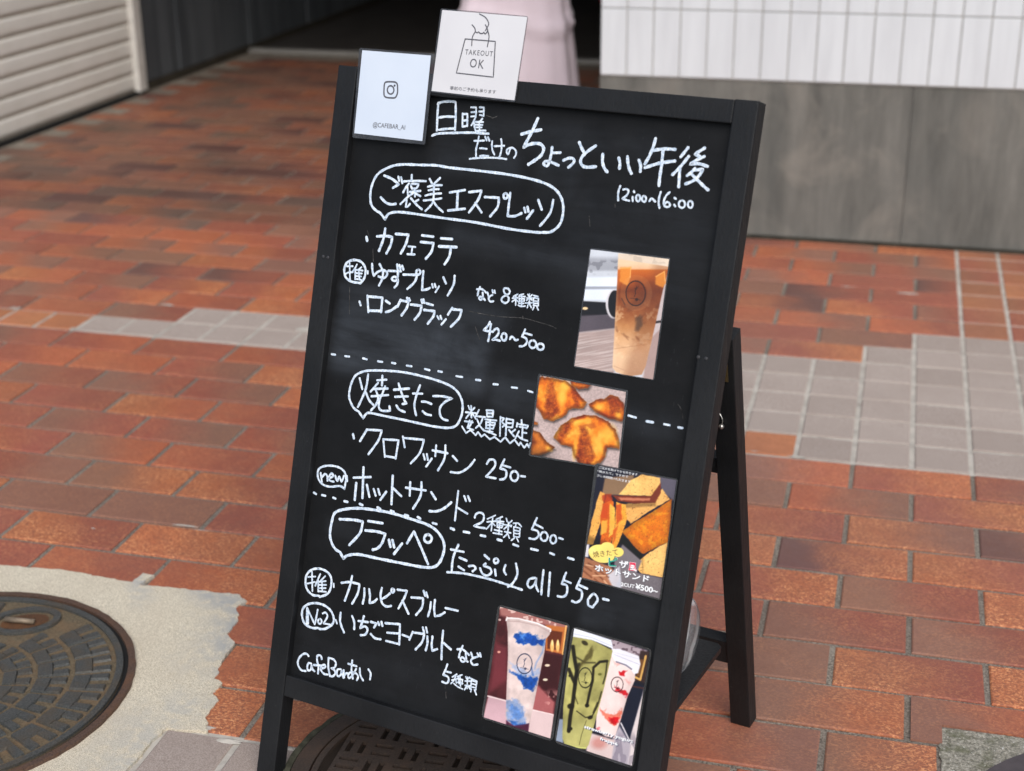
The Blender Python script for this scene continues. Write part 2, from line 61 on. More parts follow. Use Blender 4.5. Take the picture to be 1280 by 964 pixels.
PRINTED_TEXT = [('account', '@CAFEBAR_AI', (0.05584, 0.77409), (0.09798, 0.77458), 0.00674, -0.0014, 'ink', 0), ('takeout', 'TAKEOUT', (0.16183, 0.86223), (0.19584, 0.86224), 0.00546, -0.0022, 'ink', 0), ('takeout', 'OK', (0.16929, 0.84916), (0.18673, 0.84847), 0.00944, -0.0022, 'ink', 0), ('takeout', '事前のご予約も承ります', (0.14867, 0.82353), (0.2054, 0.82339), 0.00416, -0.0022, 'ink', 0), ('sandwich', 'ご注文を受けてから作ります', (0.37846, 0.44958), (0.42233, 0.45035), 0.00256, 0.0074, 'white', 0), ('sandwich', '「焼きたて」ですので', (0.37782, 0.44541), (0.41229, 0.44619), 0.00257, 0.0074, 'white', 0), ('sandwich', '少しお時間いただきます', (0.37758, 0.44097), (0.41567, 0.44153), 0.00257, 0.0074, 'white', 0), ('sandwich', '焼きたて', (0.38649, 0.35541), (0.41389, 0.36458), 0.00656, 0.0074, 'brown', 0), ('sandwich', 'ピ', (0.40445, 0.35036), (0.41432, 0.35185), 0.00962, 0.007335, 'white', 0), ('sandwich', '風', (0.42689, 0.35094), (0.43592, 0.35188), 0.00877, 0.007335, 'white', 0), ('sandwich', 'ピ', (0.40509, 0.35051), (0.41495, 0.35199), 0.00962, 0.007315, 'white', 0), ('sandwich', '風', (0.42752, 0.35109), (0.43654, 0.35203), 0.00877, 0.007315, 'white', 0), ('sandwich', 'ピ', (0.40472, 0.35072), (0.41458, 0.35221), 0.00962, 0.007345, 'white', 0), ('sandwich', '風', (0.42715, 0.3513), (0.43617, 0.35224), 0.00877, 0.007345, 'white', 0), ('sandwich', 'ピ', (0.40482, 0.35014), (0.41469, 0.35163), 0.00962, 0.007305000000000001, 'white', 0), ('sandwich', '風', (0.42726, 0.35073), (0.43628, 0.35167), 0.00877, 0.007305000000000001, 'white', 0), ('sandwich', 'ピ', (0.40486, 0.35049), (0.41472, 0.35198), 0.00962, 0.0071, 'green', 1), ('sandwich', '風', (0.42729, 0.35107), (0.43631, 0.35201), 0.00877, 0.0071, 'red', 1), ('sandwich', 'ザ', (0.41683, 0.35129), (0.42718, 0.35177), 0.00804, 0.0073, 'grey', 1), ('sandwich', 'ザ', (0.41635, 0.35182), (0.4267, 0.35229), 0.00804, 0.0071, 'white', 1), ('sandwich', 'ホットサンド', (0.3905, 0.34163), (0.45214, 0.34266), 0.00728, 0.0073, 'grey', 1), ('sandwich', 'ホットサンド', (0.38986, 0.34212), (0.45152, 0.34314), 0.00728, 0.0071, 'white', 1), ('sandwich', '2CUT', (0.42146, 0.33321), (0.4367, 0.33399), 0.00382, 0.0074, 'white', 1), ('sandwich', '¥500~', (0.43743, 0.33341), (0.46263, 0.33402), 0.00622, 0.0074, 'white', 1), ('matcha', 'strawberry yogurt', (0.40375, 0.17169), (0.4604, 0.17101), 0.00463, 0.0082, 'navy', 1), ('matcha', 'frappé', (0.42312, 0.16422), (0.44368, 0.16357), 0.00428, 0.0082, 'navy', 1), ('matcha', 'strawberry yogurt', (0.40279, 0.17236), (0.45947, 0.17167), 0.00463, 0.008, 'white', 1), ('matcha', 'frappé', (0.42217, 0.16489), (0.44274, 0.16424), 0.00428, 0.008, 'white', 1)]
LINE_ART = [('takeout', 12, -0.0022, '1599,8785c 1969,8782c 2000,8408c 1543,8419c 1599,8785'), ('takeout', 12, -0.0022, '1690,8720 1685,8808 1713,8871'), ('takeout', 12, -0.0022, '1881,8720 1886,8826 1859,8889'), ('takeout', 12, -0.0022, '1737,9056 1812,9025 1861,8967 1851,8923 1832,8887'), ('takeout', 12, -0.0022, '1662,8938 1700,8905 1713,8868c 1735,8858 1750,8870c 1776,8854 1805,8856 1815,8870c 1838,8852 1858,8880'), ('takeout', 12, -0.0022, '1824,8948 1854,8906 1872,8863'), ('account', 17, -0.0014, '670,8259 767,8266 808,8249 821,8205 827,8151 815,8110 792,8093 701,8090 664,8105 653,8137 646,8200 647,8240 670,8259'), ('account', 17, -0.0014, '728,8221 760,8210 777,8179 769,8147 741,8131 708,8142 691,8173 699,8206 728,8221'), ('account', 17, -0.0014, '778,8230 782,8230 783,8227 782,8225 779,8223 776,8224 775,8227 775,8229 778,8230')]
SCRATCHES = [(9, '1912,8009 1961,7999 1984,7988c 2009,7997 2039,8010'), (6, '2008,5897 2168,5891 2394,5894 2657,5918 2835,5905 3001,5886 3069,5867'), (7, '2105,5741 2145,5667 2182,5607'), (8, '2660,5938 2667,5910'), (10, '2305,1761 2312,1705'), (12, '2330,1674 2331,1639 2340,1605'), (5, '4540,5309 4572,5279 4602,5223 4615,5173'), (7, '3274,7082 3297,6980'), (7, '3543,7243 3552,7205'), (8, '680,6411 708,6273'), (6, '576,6610 621,6531'), (8, '433,5951 473,5642')]
TONES = {(-6, -10): 'MR', (-6, -9): 'RO', (-6, -8): 'RR', (-6, -7): 'OR', (-5, -9): 'RO', (-5, -8): 'OO', (-5, -7): 'RM', (-5, -6): 'BB', (-4, -9): 'MR', (-4, -8): 'MR', (-4, -7): 'RM', (-4, -6): 'BB', (-3, -9): 'OO', (-3, -8): 'RR', (-3, -7): 'BO', (-3, -6): 'OR', (-2, -9): 'OR', (-2, -8): 'MR', (-2, -7): 'RM', (-2, -6): 'RM', (-1, -8): 'OR', (-1, -7): 'MO', (-1, -6): 'OR', (-1, -5): 'OO', (0, -8): 'RM', (0, -7): 'MB', (0, -6): 'BR', (1, -7): 'MM', (1, -6): 'MM', (1, -5): 'RR', (2, -8): 'RR', (2, -7): 'BR', (2, -6): 'BB', (2, -5): 'OR', (3, -7): 'RR', (3, -6): 'OR', (3, -5): 'OB', (4, -5): 'OR', (5, -4): 'BB', (6, -5): 'BB', (6, -4): 'BO', (-3, -1): 'MO', (-3, 0): 'RB', (-3, 1): 'RM', (-2, -2): 'MM', (-2, -1): 'OM', (-2, 0): 'RB', (-1, -1): 'OR', (-1, 0): 'BM', (-1, 1): 'PM', (0, -2): 'BB', (0, -1): 'PB', (0, 0): 'BR', (1, -1): 'RB', (1, 0): 'MR', (1, 1): 'BB', (2, -2): 'RR', (2, -1): 'MR', (2, 0): 'MR', (3, -1): 'MM', (3, 0): 'BR', (3, 1): 'BR', (4, -1): 'MB', (4, 0): 'MO', (5, 0): 'MB', (-16, -2): 'OM', (-16, -1): 'RM', (-15, -2): 'OR', (-15, -1): 'OM', (-14, -2): 'MO', (-14, -1): 'RR', (-13, -2): 'MM', (-13, -1): 'PR', (-12, -2): 'OP', (-12, -1): 'BR', (-11, -2): 'OO', (-11, -1): 'OM'}


# ------------------------------------------------------------------ helpers
def tag(o, label=None, cat=None, group=None, kind=None):
    if label: o['label'] = label
    if cat: o['category'] = cat
    if group: o['group'] = group
    if kind: o['kind'] = kind
    return o
def empty(name, loc, rz=0.0):
    o = bpy.data.objects.new(name, None); COL.objects.link(o); o.location = loc; o.rotation_euler = (0, 0, rz)
    o.empty_display_size = 0.05
    return o
def mesh_obj(name, verts, faces, m, parent=None, smooth=False):
    me = bpy.data.meshes.new(name); me.from_pydata([tuple(map(float, v)) for v in verts], [], faces); me.update()
    if m: me.materials.append(m)
    if smooth: me.polygons.foreach_set('use_smooth', [True]*len(me.polygons))
    o = bpy.data.objects.new(name, me); COL.objects.link(o)
    if parent: o.parent = parent
    return o
def bm_obj(name, bm, m, parent=None, smooth=False):
    me = bpy.data.meshes.new(name); bm.normal_update(); bm.to_mesh(me); bm.free()
    if m: me.materials.append(m)
    if smooth: me.polygons.foreach_set('use_smooth', [True]*len(me.polygons))
    o = bpy.data.objects.new(name, me); COL.objects.link(o)
    if parent: o.parent = parent
    return o
def hexa(bm, c):      # c: 8 corners, bottom 4 ccw then top 4 ccw
    v = [bm.verts.new(p) for p in c]
    for f in ((3,2,1,0),(4,5,6,7),(0,1,5,4),(1,2,6,5),(2,3,7,6),(3,0,4,7)): bm.faces.new([v[i] for i in f])
    return v
def bevel(bm, w, seg=2):
    bmesh.ops.recalc_face_normals(bm, faces=bm.faces)
    bmesh.ops.bevel(bm, geom=list(bm.edges), offset=w, segments=seg, profile=0.6, affect='EDGES')
def box(bm, x0, x1, y0, y1, z0, z1):
    hexa(bm, [(x0,y0,z0),(x1,y0,z0),(x1,y1,z0),(x0,y1,z0),(x0,y0,z1),(x1,y0,z1),(x1,y1,z1),(x0,y1,z1)])
def cyl(bm, a, b, r0, r1=None, seg=16, cap=True):
    a = Vector(a); b = Vector(b); d = (b-a).normalized(); r1 = r0 if r1 is None else r1
    t = d.orthogonal().normalized(); s = d.cross(t)
    A = [bm.verts.new(a+(t*math.cos(q)+s*math.sin(q))*r0) for q in [2*math.pi*i/seg for i in range(seg)]]
    B = [bm.verts.new(b+(t*math.cos(q)+s*math.sin(q))*r1) for q in [2*math.pi*i/seg for i in range(seg)]]
    for i in range(seg): bm.faces.new((A[i], A[(i+1)%seg], B[(i+1)%seg], B[i]))
    if cap: bm.faces.new(A[::-1]); bm.faces.new(B)
class NT:
    def __init__(s, name):
        s.m = bpy.data.materials.new(name); s.m.use_nodes = True; s.t = s.m.node_tree; s.n = s.t.nodes; s.l = s.t.links
        s.b = s.n['Principled BSDF']
    def node(s, typ, ins=None, **kw):
        x = s.n.new(typ)
        for k, v in kw.items(): setattr(x, k, v)
        for k, v in (ins or {}).items(): s.set(x, k, v)
        return x
    def set(s, x, k, v):
        if isinstance(v, bpy.types.NodeSocket): s.l.new(v, x.inputs[k])
        else: x.inputs[k].default_value = v
    def pos(s): return s.node('ShaderNodeNewGeometry').outputs['Position']
    def obj(s): return s.node('ShaderNodeTexCoord').outputs['Object']
    def mapping(s, vec, scale=(1,1,1), rot=(0,0,0), loc=(0,0,0)):
        return s.node('ShaderNodeMapping', {'Vector': vec, 'Scale': scale, 'Rotation': rot, 'Location': loc}).outputs[0]
    def noise(s, vec, scale, detail=4, rough=0.55, dist=0.0):
        return s.node('ShaderNodeTexNoise', {'Vector': vec, 'Scale': scale, 'Detail': detail, 'Roughness': rough, 'Distortion': dist}).outputs[0]
    def ramp(s, fac, a, b, ca=0.0, cb=1.0):
        return s.node('ShaderNodeMapRange', {'Value': fac, 'From Min': a, 'From Max': b, 'To Min': ca, 'To Max': cb}, clamp=True).outputs[0]
    def mix(s, fac, a, b, blend='MIX'):
        x = s.node('ShaderNodeMix', data_type='RGBA', blend_type=blend)
        s.set(x, 0, fac); s.set(x, 6, a); s.set(x, 7, b); return x.outputs[2]
    def math(s, op, a, b=0.0):
        x = s.node('ShaderNodeMath', operation=op); s.set(x, 0, a); s.set(x, 1, b); return x.outputs[0]
    def bump(s, h, strength=0.3, dist=0.002):
        s.l.new(s.node('ShaderNodeBump', {'Height': h, 'Strength': strength, 'Distance': dist}).outputs[0], s.b.inputs['Normal'])
    def out(s, color=None, rough=None, spec=None, metal=None):
        if color is not None: s.set(s.b, 'Base Color', color)
        if rough is not None: s.set(s.b, 'Roughness', rough)
        if spec is not None: s.set(s.b, 'Specular IOR Level', spec)
        if metal is not None: s.set(s.b, 'Metallic', metal)
        return s.m
def C(r, g, b): return (r, g, b, 1.0)
def sC(r, g, b):
    f = lambda c: (c/255/12.92) if c/255 <= 0.04045 else ((c/255+0.055)/1.055)**2.4
    return (f(r), f(g), f(b), 1.0)

# ------------------------------------------------------------------ materials
def mat_black_wood():
    k = NT('black_painted_wood'); p = k.obj()
    g = k.noise(k.mapping(p, (60, 60, 6)), 6, 5)
    d = k.noise(p, 9, 4); sc = k.noise(k.mapping(p, (30, 30, 220)), 4, 2)
    c = k.mix(k.ramp(d, .35, .7), C(.0075,.0080,.0090), C(.0145,.0152,.0166)); c = k.mix(k.ramp(g, .50, .64, 0, .25), c, C(.0045,.0045,.005))
    c = k.mix(k.math('MULTIPLY', k.ramp(k.noise(k.mapping(p, (90, 90, 30)), 3, 4, .7), .68, .76), .30), c, C(.075,.073,.07))
    c = k.mix(k.math('MULTIPLY', k.ramp(sc, .74, .80), .35), c, C(.16,.16,.15))
    k.bump(k.math('ADD', g, k.math('MULTIPLY', d, .8)), .30, .0010)
    return k.out(c, k.ramp(k.math('MULTIPLY', k.math('ADD', d, g), .5), .35, .65, .42, .66), .26)
def mat_panel():
    k = NT('chalkboard_panel'); p = k.obj()
    a = k.node('ShaderNodeAttribute', attribute_name='smudge', attribute_type='GEOMETRY').outputs['Fac']
    st = k.noise(k.mapping(p, (1.2, 1, 9), (0, .16, 0)), 6, 5, .65, .6)
    st2 = k.noise(p, 11, 5, .65, 1.2)
    n = k.noise(p, 22, 5, .65)
    f = k.math('MULTIPLY', a, k.ramp(k.math('MULTIPLY', k.math('ADD', st, st2), .5), .36, .64, .25, 1.15))
    c = k.mix(k.ramp(n, .3, .75), C(.0056,.0057,.0060), C(.0098,.0101,.0108))
    c = k.mix(f, c, C(.085,.098,.118))
    fine = k.ramp(k.noise(k.mapping(p, (90, 1, 14), (0, .3, 0)), 9, 2), .70, .78)
    c = k.mix(k.math('MULTIPLY', fine, .10), c, C(.16,.17,.18))
    k.bump(k.noise(p, 260, 2), .08, .0004)
    return k.out(c, k.ramp(n, .3, .7, .48, .6), .13)
def mat_ink():
    k = NT('white_paint_marker'); p = k.obj()
    n = k.noise(p, 420, 2, .6)
    c = k.mix(k.ramp(n, .38, .62), C(.44,.54,.66), C(.78,.85,.93))
    return k.out(c, .6, .3)
def plain(name, col, rough=.6, spec=.5, metal=0.0, var=.12, scale=30, bump=0.0, bscale=200):
    k = NT(name); p = k.obj(); n = k.noise(p, scale, 4)
    c = k.mix(k.ramp(n, .3, .7), C(*[v*(1-var) for v in col]), C(*[min(1, v*(1+var)) for v in col]))
    if bump: k.bump(k.noise(p, bscale, 3), bump, .001)
    return k.out(c, rough, spec, metal)
def mat_tile(joined):
    k = NT('fired_clay_paving_tile' + ('_joined' if joined else '')); pw = k.pos(); p = k.obj()
    if joined:
        base = k.node('ShaderNodeAttribute', attribute_name='tone', attribute_type='GEOMETRY').outputs['Color']
        spk = k.node('ShaderNodeAttribute', attribute_name='speck', attribute_type='GEOMETRY').outputs['Fac']
    else:
        A = k.node('ShaderNodeAttribute', attribute_name='tone_a', attribute_type='OBJECT').outputs['Color']
        B = k.node('ShaderNodeAttribute', attribute_name='tone_b', attribute_type='OBJECT').outputs['Color']
        sa = k.node('ShaderNodeAttribute', attribute_name='speck_a', attribute_type='OBJECT').outputs['Fac']
        sb = k.node('ShaderNodeAttribute', attribute_name='speck_b', attribute_type='OBJECT').outputs['Fac']
        sep = k.node('ShaderNodeSeparateXYZ', {0: p})
        x = k.math('ADD', sep.outputs[0], k.math('MULTIPLY', k.math('SUBTRACT', k.noise(pw, 14, 3), .5), .14))
        x = k.math('ADD', x, k.math('MULTIPLY', sep.outputs[1], .35))
        f = k.node('ShaderNodeMapRange', {'Value': x, 'From Min': -.075, 'From Max': .075}, clamp=True, interpolation_type='SMOOTHSTEP').outputs[0]
        base = k.mix(f, A, B)
        spk = k.math('ADD', k.math('MULTIPLY', sa, k.math('SUBTRACT', 1.0, f)), k.math('MULTIPLY', sb, f))
    m1 = k.noise(pw, 45, 5, .6)
    c = k.mix(k.ramp(m1, .3, .7, 0, .24), base, C(.17,.085,.06))
    s1 = k.noise(k.mapping(pw, (1, 1.5, 1), (0, 0, .5)), 230, 2, .6, .9)
    s2 = k.noise(pw, 900, 1, .5)
    zone = k.ramp(k.noise(pw, 17, 3, .6), .36, .58, .28, 1.2)
    fl = k.math('MULTIPLY', k.math('MULTIPLY', k.ramp(s1, .515, .61), spk), zone)
    c = k.mix(k.math('MULTIPLY', fl, .85), c, C(.74,.34,.15))
    dk = k.math('MULTIPLY', k.ramp(s1, .49, .40), k.math('ADD', k.math('MULTIPLY', spk, .5), .12))
    c = k.mix(dk, c, C(.13,.06,.045))
    tiny = k.ramp(s2, .70, .76)
    c = k.mix(k.math('MULTIPLY', tiny, .35), c, C(.50,.34,.24))
    dirt = k.ramp(k.noise(pw, 2.2, 5, .65), .42, .72, 0, .28)
    c = k.mix(dirt, c, C(.17,.115,.09))
    k.bump(k.math('ADD', k.math('MULTIPLY', s1, .6), k.math('MULTIPLY', m1, .8)), .35, .0009)
    return k.out(c, k.ramp(m1, .3, .7, .50, .68), .38)
def mat_patch():
    k = NT('mauve_grey_paving_tile'); pw = k.pos()
    n = k.noise(pw, 700, 2, .6); n2 = k.noise(pw, 9, 4)
    c = k.mix(k.ramp(n, .38, .62), C(.27,.215,.185), C(.49,.42,.37))
    c = k.mix(k.ramp(n2, .35, .7, 0, .35), c, C(.30,.24,.205)); c = k.mix(k.math('MULTIPLY', k.node('ShaderNodeObjectInfo').outputs['Random'], .38), c, C(.20,.155,.13))
    k.bump(n, .3, .0006)
    return k.out(c, .72, .3)
def mat_mortar(white):
    k = NT('white_mortar' if white else 'sandy_joint_mortar'); pw = k.pos()
    n = k.noise(pw, 300, 3, .7); n2 = k.noise(pw, 26, 4, .6); n3 = k.noise(pw, 5, 3)
    if white:
        c = k.mix(k.ramp(n2, .40, .72), C(.48,.445,.39), C(.30,.275,.24)); c = k.mix(k.ramp(n, .55, .7, 0, .35), c, C(.60,.57,.51))
    else:
        c = k.mix(k.ramp(n, .35, .65), C(.065,.054,.045), C(.36,.315,.255)); c = k.mix(k.ramp(n2, .5, .68, 0, .6), c, C(.30,.265,.22))
        c = k.mix(k.ramp(n3, .4, .6, 0, .35), c, C(.085,.065,.055))
    k.bump(n, .6, .0015)
    return k.out(c, .9, .2)
def mat_cement():
    k = NT('pale_cement_screed'); pw = k.pos()
    n = k.noise(pw, 760, 2, .7); n2 = k.noise(pw, 7, 5, .6); n3 = k.noise(pw, 900, 1)
    c = k.mix(k.ramp(n, .40, .60), C(.36,.31,.225), C(.80,.73,.58))
    c = k.mix(k.ramp(n2, .42, .66, 0, .35), c, C(.48,.41,.31))
    a = k.node('ShaderNodeAttribute', attribute_name='grey', attribute_type='GEOMETRY').outputs['Fac']
    g = k.math('MULTIPLY', a, k.ramp(k.noise(pw, 48, 4, .6), .38, .54))
    c = k.mix(g, c, C(.375,.375,.36))
    c = k.mix(k.math('MULTIPLY', k.ramp(n3, .73, .78), .6), c, C(.12,.10,.08))
    k.bump(n, .5, .0012)
    return k.out(c, .9, .2)
def mat_rough_concrete():
    k = NT('mossy_rough_concrete'); pw = k.pos()
    n = k.noise(pw, 170, 5, .75); v = k.node('ShaderNodeTexVoronoi', {'Vector': pw, 'Scale': 330.0}).outputs['Color']
    c = k.mix(k.ramp(n, .36, .64), C(.16,.15,.115), C(.44,.41,.34)); c = k.mix(.4, c, k.ramp(k.noise(pw, 420, 2, .8), .35, .65), 'OVERLAY')
    c = k.mix(k.ramp(k.noise(pw, 33, 4), .52, .66, 0, .7), c, C(.11,.115,.06))
    c = k.mix(k.ramp(k.noise(pw, 260, 2), .68, .72), c, C(.75,.72,.66))
    k.bump(n, .9, .004)
    return k.out(c, .95, .2)
def mat_iron(name, a, b, rust, fac, rough=.5):
    k = NT(name); pw = k.pos()
    n = k.noise(pw, 24, 6, .7); f = k.noise(pw, 420, 3, .7)
    c = k.mix(k.ramp(f, .35, .65), C(*a), C(*b)); c = k.mix(k.ramp(n, .46, .66, 0, fac), c, C(*rust))
    k.bump(f, .45, .0008)
    k.set(k.b, 'Metallic', .35)
    return k.out(c, rough, .5)
def mat_stone():
    k = NT('grey_stone_plinth'); pw = k.pos()
    n = k.noise(k.mapping(pw, (7, 1, 1.1)), 3.0, 6, .65); f = k.noise(pw, 160, 4, .7); bl = k.noise(pw, 4.5, 5, .6, .8)
    c = k.mix(k.ramp(n, .33, .68), C(.088,.086,.077), C(.176,.170,.152)); c = k.mix(k.ramp(f, .3, .7, 0, .30), c, C(.12,.12,.11))
    c = k.mix(k.ramp(bl, .50, .66, 0, .5), c, C(.235,.215,.185)); c = k.mix(k.ramp(k.noise(k.mapping(pw, (2.2, 1, .5)), 2.1, 4, .6), .52, .66, 0, .5), c, C(.085,.088,.082))
    k.bump(f, .3, .001)
    return k.out(c, .8, .3)
def mat_white_tile():
    k = NT('white_glazed_wall_tile'); pw = k.pos()
    n = k.noise(k.mapping(pw, (9, 1, 1)), 3, 5, .6)
    c = k.mix(k.ramp(n, .35, .7), C(.63,.655,.675), C(.56,.58,.60))
    k.bump(k.noise(pw, 14, 2), .05, .001)
    return k.out(c, .28, .5)
def mat_shutter():
    k = NT('cream_painted_steel'); pw = k.pos()
    n = k.noise(pw, 5, 5, .6); g = k.noise(k.mapping(pw, (1, 1.5, 12)), 6, 4)
    c = k.mix(k.ramp(n, .35, .7), C(.68,.655,.60), C(.77,.745,.69)); c = k.mix(k.ramp(g, .56, .75, 0, .4), c, C(.50,.44,.34))
    return k.out(c, .5, .4)
def mat_dark_wall():
    k = NT('dark_grey_stained_panel'); pw = k.pos()
    n = k.noise(k.mapping(pw, (1, 7, .5)), 2.2, 5, .6); f = k.noise(k.mapping(pw, (1, 26, .4)), 2, 3)
    c = k.mix(k.ramp(n, .35, .7), C(.055,.062,.069), C(.118,.129,.140)); c = k.mix(k.ramp(f, .66, .76, 0, .5), c, C(.17,.18,.185))
    return k.out(c, .62, .4)
def mat_cloth():
    k = NT('pale_pink_cotton'); p = k.obj()
    w = k.noise(k.mapping(p, (60, 60, 60)), 12, 2); n = k.noise(p, 5, 4)
    c = k.mix(k.ramp(n, .35, .7), C(.66,.565,.615), C(.72,.62,.675)); k.bump(w, .2, .001)
    k.set(k.b, 'Sheen Weight', .2)
    return k.out(c, .85, .2)
def mat_print(name):
    k = NT('printed_paper_' + name)
    a = k.node('ShaderNodeAttribute', attribute_name='ink', attribute_type='GEOMETRY').outputs['Color']
    k.set(k.b, 'Coat Weight', .35); k.set(k.b, 'Coat Roughness', .12)
    return k.out(a, .45, .4)
def mat_paper(name, col, edge):
    k = NT(name); p = k.obj(); n = k.noise(p, 8, 3)
    c = k.mix(k.ramp(n, .35, .65), C(*col), C(*edge)); k.set(k.b, 'Coat Weight', .3); k.set(k.b, 'Coat Roughness', .15)
    return k.out(c, .5, .4)
def mat_laminate():
    k = NT('clear_laminate_film')
    p = k.obj(); n = k.noise(p, 60, 3)
    k.set(k.b, 'Alpha', .42); k.set(k.b, 'Coat Weight', .6); k.set(k.b, 'Coat Roughness', .1)
    return k.out(k.mix(k.ramp(n, .3, .7), C(.045,.045,.047), C(.10,.10,.103)), .25, .6)
def mat_bottle():
    k = NT('clear_plastic_bottle_of_water')
    wv = k.node('ShaderNodeTexWave', {'Vector': k.obj(), 'Scale': 24.0, 'Distortion': 3.0, 'Detail': 2.0, 'Detail Scale': 1.2}, bands_direction='X').outputs[1]
    k.set(k.b, 'Transmission Weight', .35); k.set(k.b, 'IOR', 1.2); k.set(k.b, 'Coat Weight', 1.0); k.set(k.b, 'Coat Roughness', .03)
    k.set(k.b, 'Alpha', k.ramp(wv, .50, .90, .18, .80)); k.bump(wv, .35, .003)  # pale opaque bands stand in for arc highlights on the plastic
    return k.out(C(.84,.87,.90), .08, .9)
M = dict(wood=mat_black_wood(), panel=mat_panel(), ink=mat_ink(), tile=mat_tile(False), tilej=mat_tile(True), patch=mat_patch(),
         mortar=mat_mortar(False), wmortar=mat_mortar(True), cement=mat_cement(), conc=mat_rough_concrete(),
         iron=mat_iron('weathered_cast_iron', (.045,.048,.047), (.115,.118,.112), (.12,.085,.05), .5, .45),
         rust=mat_iron('rusty_iron_rim', (.06,.036,.027), (.14,.085,.06), (.15,.075,.042), .8, .75),
         ironin=mat_iron('brown_dirt_on_iron', (.085,.065,.040), (.20,.155,.095), (.22,.13,.065), .6, .85),
         iron2=mat_iron('dark_brown_cast_iron', (.035,.027,.023), (.075,.055,.044), (.10,.06,.04), .5, .6),
         stone=mat_stone(), wtile=mat_white_tile(), shutter=mat_shutter(), dwall=mat_dark_wall(), cloth=mat_cloth(), lam=mat_laminate(), bottle=mat_bottle(),
         grout=plain('pale_wall_grout', (.36,.35,.32), .9, .2), brass=plain('worn_brass', (.45,.32,.14), .35, .5, .9),
         steel=plain('bright_steel', (.55,.53,.5), .3, .5, .9), screw=plain('dull_screw_head', (.04,.04,.043), .55, .4, .2),
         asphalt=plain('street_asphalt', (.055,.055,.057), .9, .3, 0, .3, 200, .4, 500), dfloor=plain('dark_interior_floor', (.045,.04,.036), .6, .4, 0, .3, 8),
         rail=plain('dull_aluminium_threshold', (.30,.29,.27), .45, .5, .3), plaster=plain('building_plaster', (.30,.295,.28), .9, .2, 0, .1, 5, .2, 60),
         unseen_soffit=plain('dark_wall_and_unseen_ceiling', (.06,.058,.055), .8, .3), gap=plain('black_seal_and_gap', (.012,.012,.012), .8, .3),
         red=plain('red_cotton', (.42,.02,.03), .85, .2, 0, .2), dirt=plain('dark_gutter_dirt', (.045,.038,.028), .95, .2, 0, .4, 40, .5, 300),
         paper=mat_paper('laminated_white_paper', (.58,.645,.74), (.64,.70,.785)), paper2=mat_paper('laminated_cream_white_card', (.63,.62,.635), (.69,.68,.69)),
         butt=plain('dirty_steel_pin', (.22,.17,.12), .6, .4, .3, .3, 90))
TCOL = dict(ink=(.10,.10,.115), white=(.86,.87,.88), brown=(.20,.11,.06), green=(.02,.30,.22), red=(.75,.03,.09), grey=(.12,.12,.15), navy=(.04,.05,.12))
for kx, v in TCOL.items(): M['t_'+kx] = plain('printed_'+kx, v, .5, .3, 0, .04)

# ------------------------------------------------------------------ ground, paving
L, RW, Y0 = 0.2, 0.1023141, 2.1244668
def dyx(X):
    t = min(1, max(0, (X+.8)/.6)); return -.011*t*t*(3-2*t)
def line_y(kk, X): return Y0 - kk*RW + dyx(X)
g = mesh_obj('ground', [(-40,-40,-.03),(40,-40,-.03),(40,40,-.03),(-40,40,-.03)], [(0,1,2,3)], M['asphalt']); tag(g, kind='structure')
bm = bmesh.new(); NX, NY = 60, 60
vs = [[bm.verts.new((-3.05+4.7*i/NX, .70+5.83*j/NY, -.0034)) for i in range(NX+1)] for j in range(NY+1)]
for j in range(NY):
    for i in range(NX): bm.faces.new((vs[j][i], vs[j][i+1], vs[j+1][i+1], vs[j+1][i]))
pav = bm_obj('pavement', bm, M['mortar']); tag(pav, kind='structure')
TS = (1.24, .97, .84)
TONE = {'O': ((.325,.112,.058), .40), 'B': ((.355,.134,.060), .85), 'R': ((.245,.086,.062), .35), 'M': ((.225,.118,.086), .20),
        'P': ((.118,.062,.058), .05), 'G': ((.135,.098,.080), .05), 'T': ((.36,.17,.085), .15), 'N': ((.27,.135,.08), .15)}
def region(kk, x):
    if kk == -7 and -1.728 < x < -.53: return 'patch'
    if kk == -8 and -1.523 < x < -.53: return 'patch'
    if -.53 < x < -.223 and -8 <= kk <= -5: return 'patch'
    if -.223 < x < -.123: return 'patch' if -8 <= kk <= -5 else ('tan' if kk == -4 else None)
    if -.123 < x < -.023 and -8 <= kk <= -4: return 'patch'
    if -.023 < x < .077 and -9 <= kk <= -4: return 'patch'
    if x > .077 and -10 <= kk <= -4: return 'patch'
    if x > .177 and kk <= -11: return 'brown'
    if kk == -7 and -2.13 < x < -1.728: return 'tan'
    if kk >= 7 and -.823 < x < -.60: return 'patch'
    return None
CEMENT = [(-1.9,1.731),(-1.264,1.733),(-1.16,1.742),(-1.044,1.732),(-1.038,1.762),(-1.022,1.760),(-1.028,1.728),(-.95,1.733),(-.872,1.736),(-.853,1.722),(-.862,1.70),(-.845,1.672),(-.842,1.63),(-.822,1.61),(-.818,1.562),(-.812,1.52),(-.795,1.515),(-.800,1.49),(-.785,1.477),(-.783,1.44),(-.765,1.408),(-.822,1.4045),(-.8262,1.36),(-.8258,1.30),(-.8262,1.0),(-1.9,1.0)]
def inside(poly, x, y):
    c = False; n = len(poly)
    for i in range(n):
        x1, y1 = poly[i]; x2, y2 = poly[(i+1) % n]
        if (y1 > y) != (y2 > y) and x < (x2-x1)*(y-y1)/(y2-y1)+x1: c = not c
    return c
rects = []
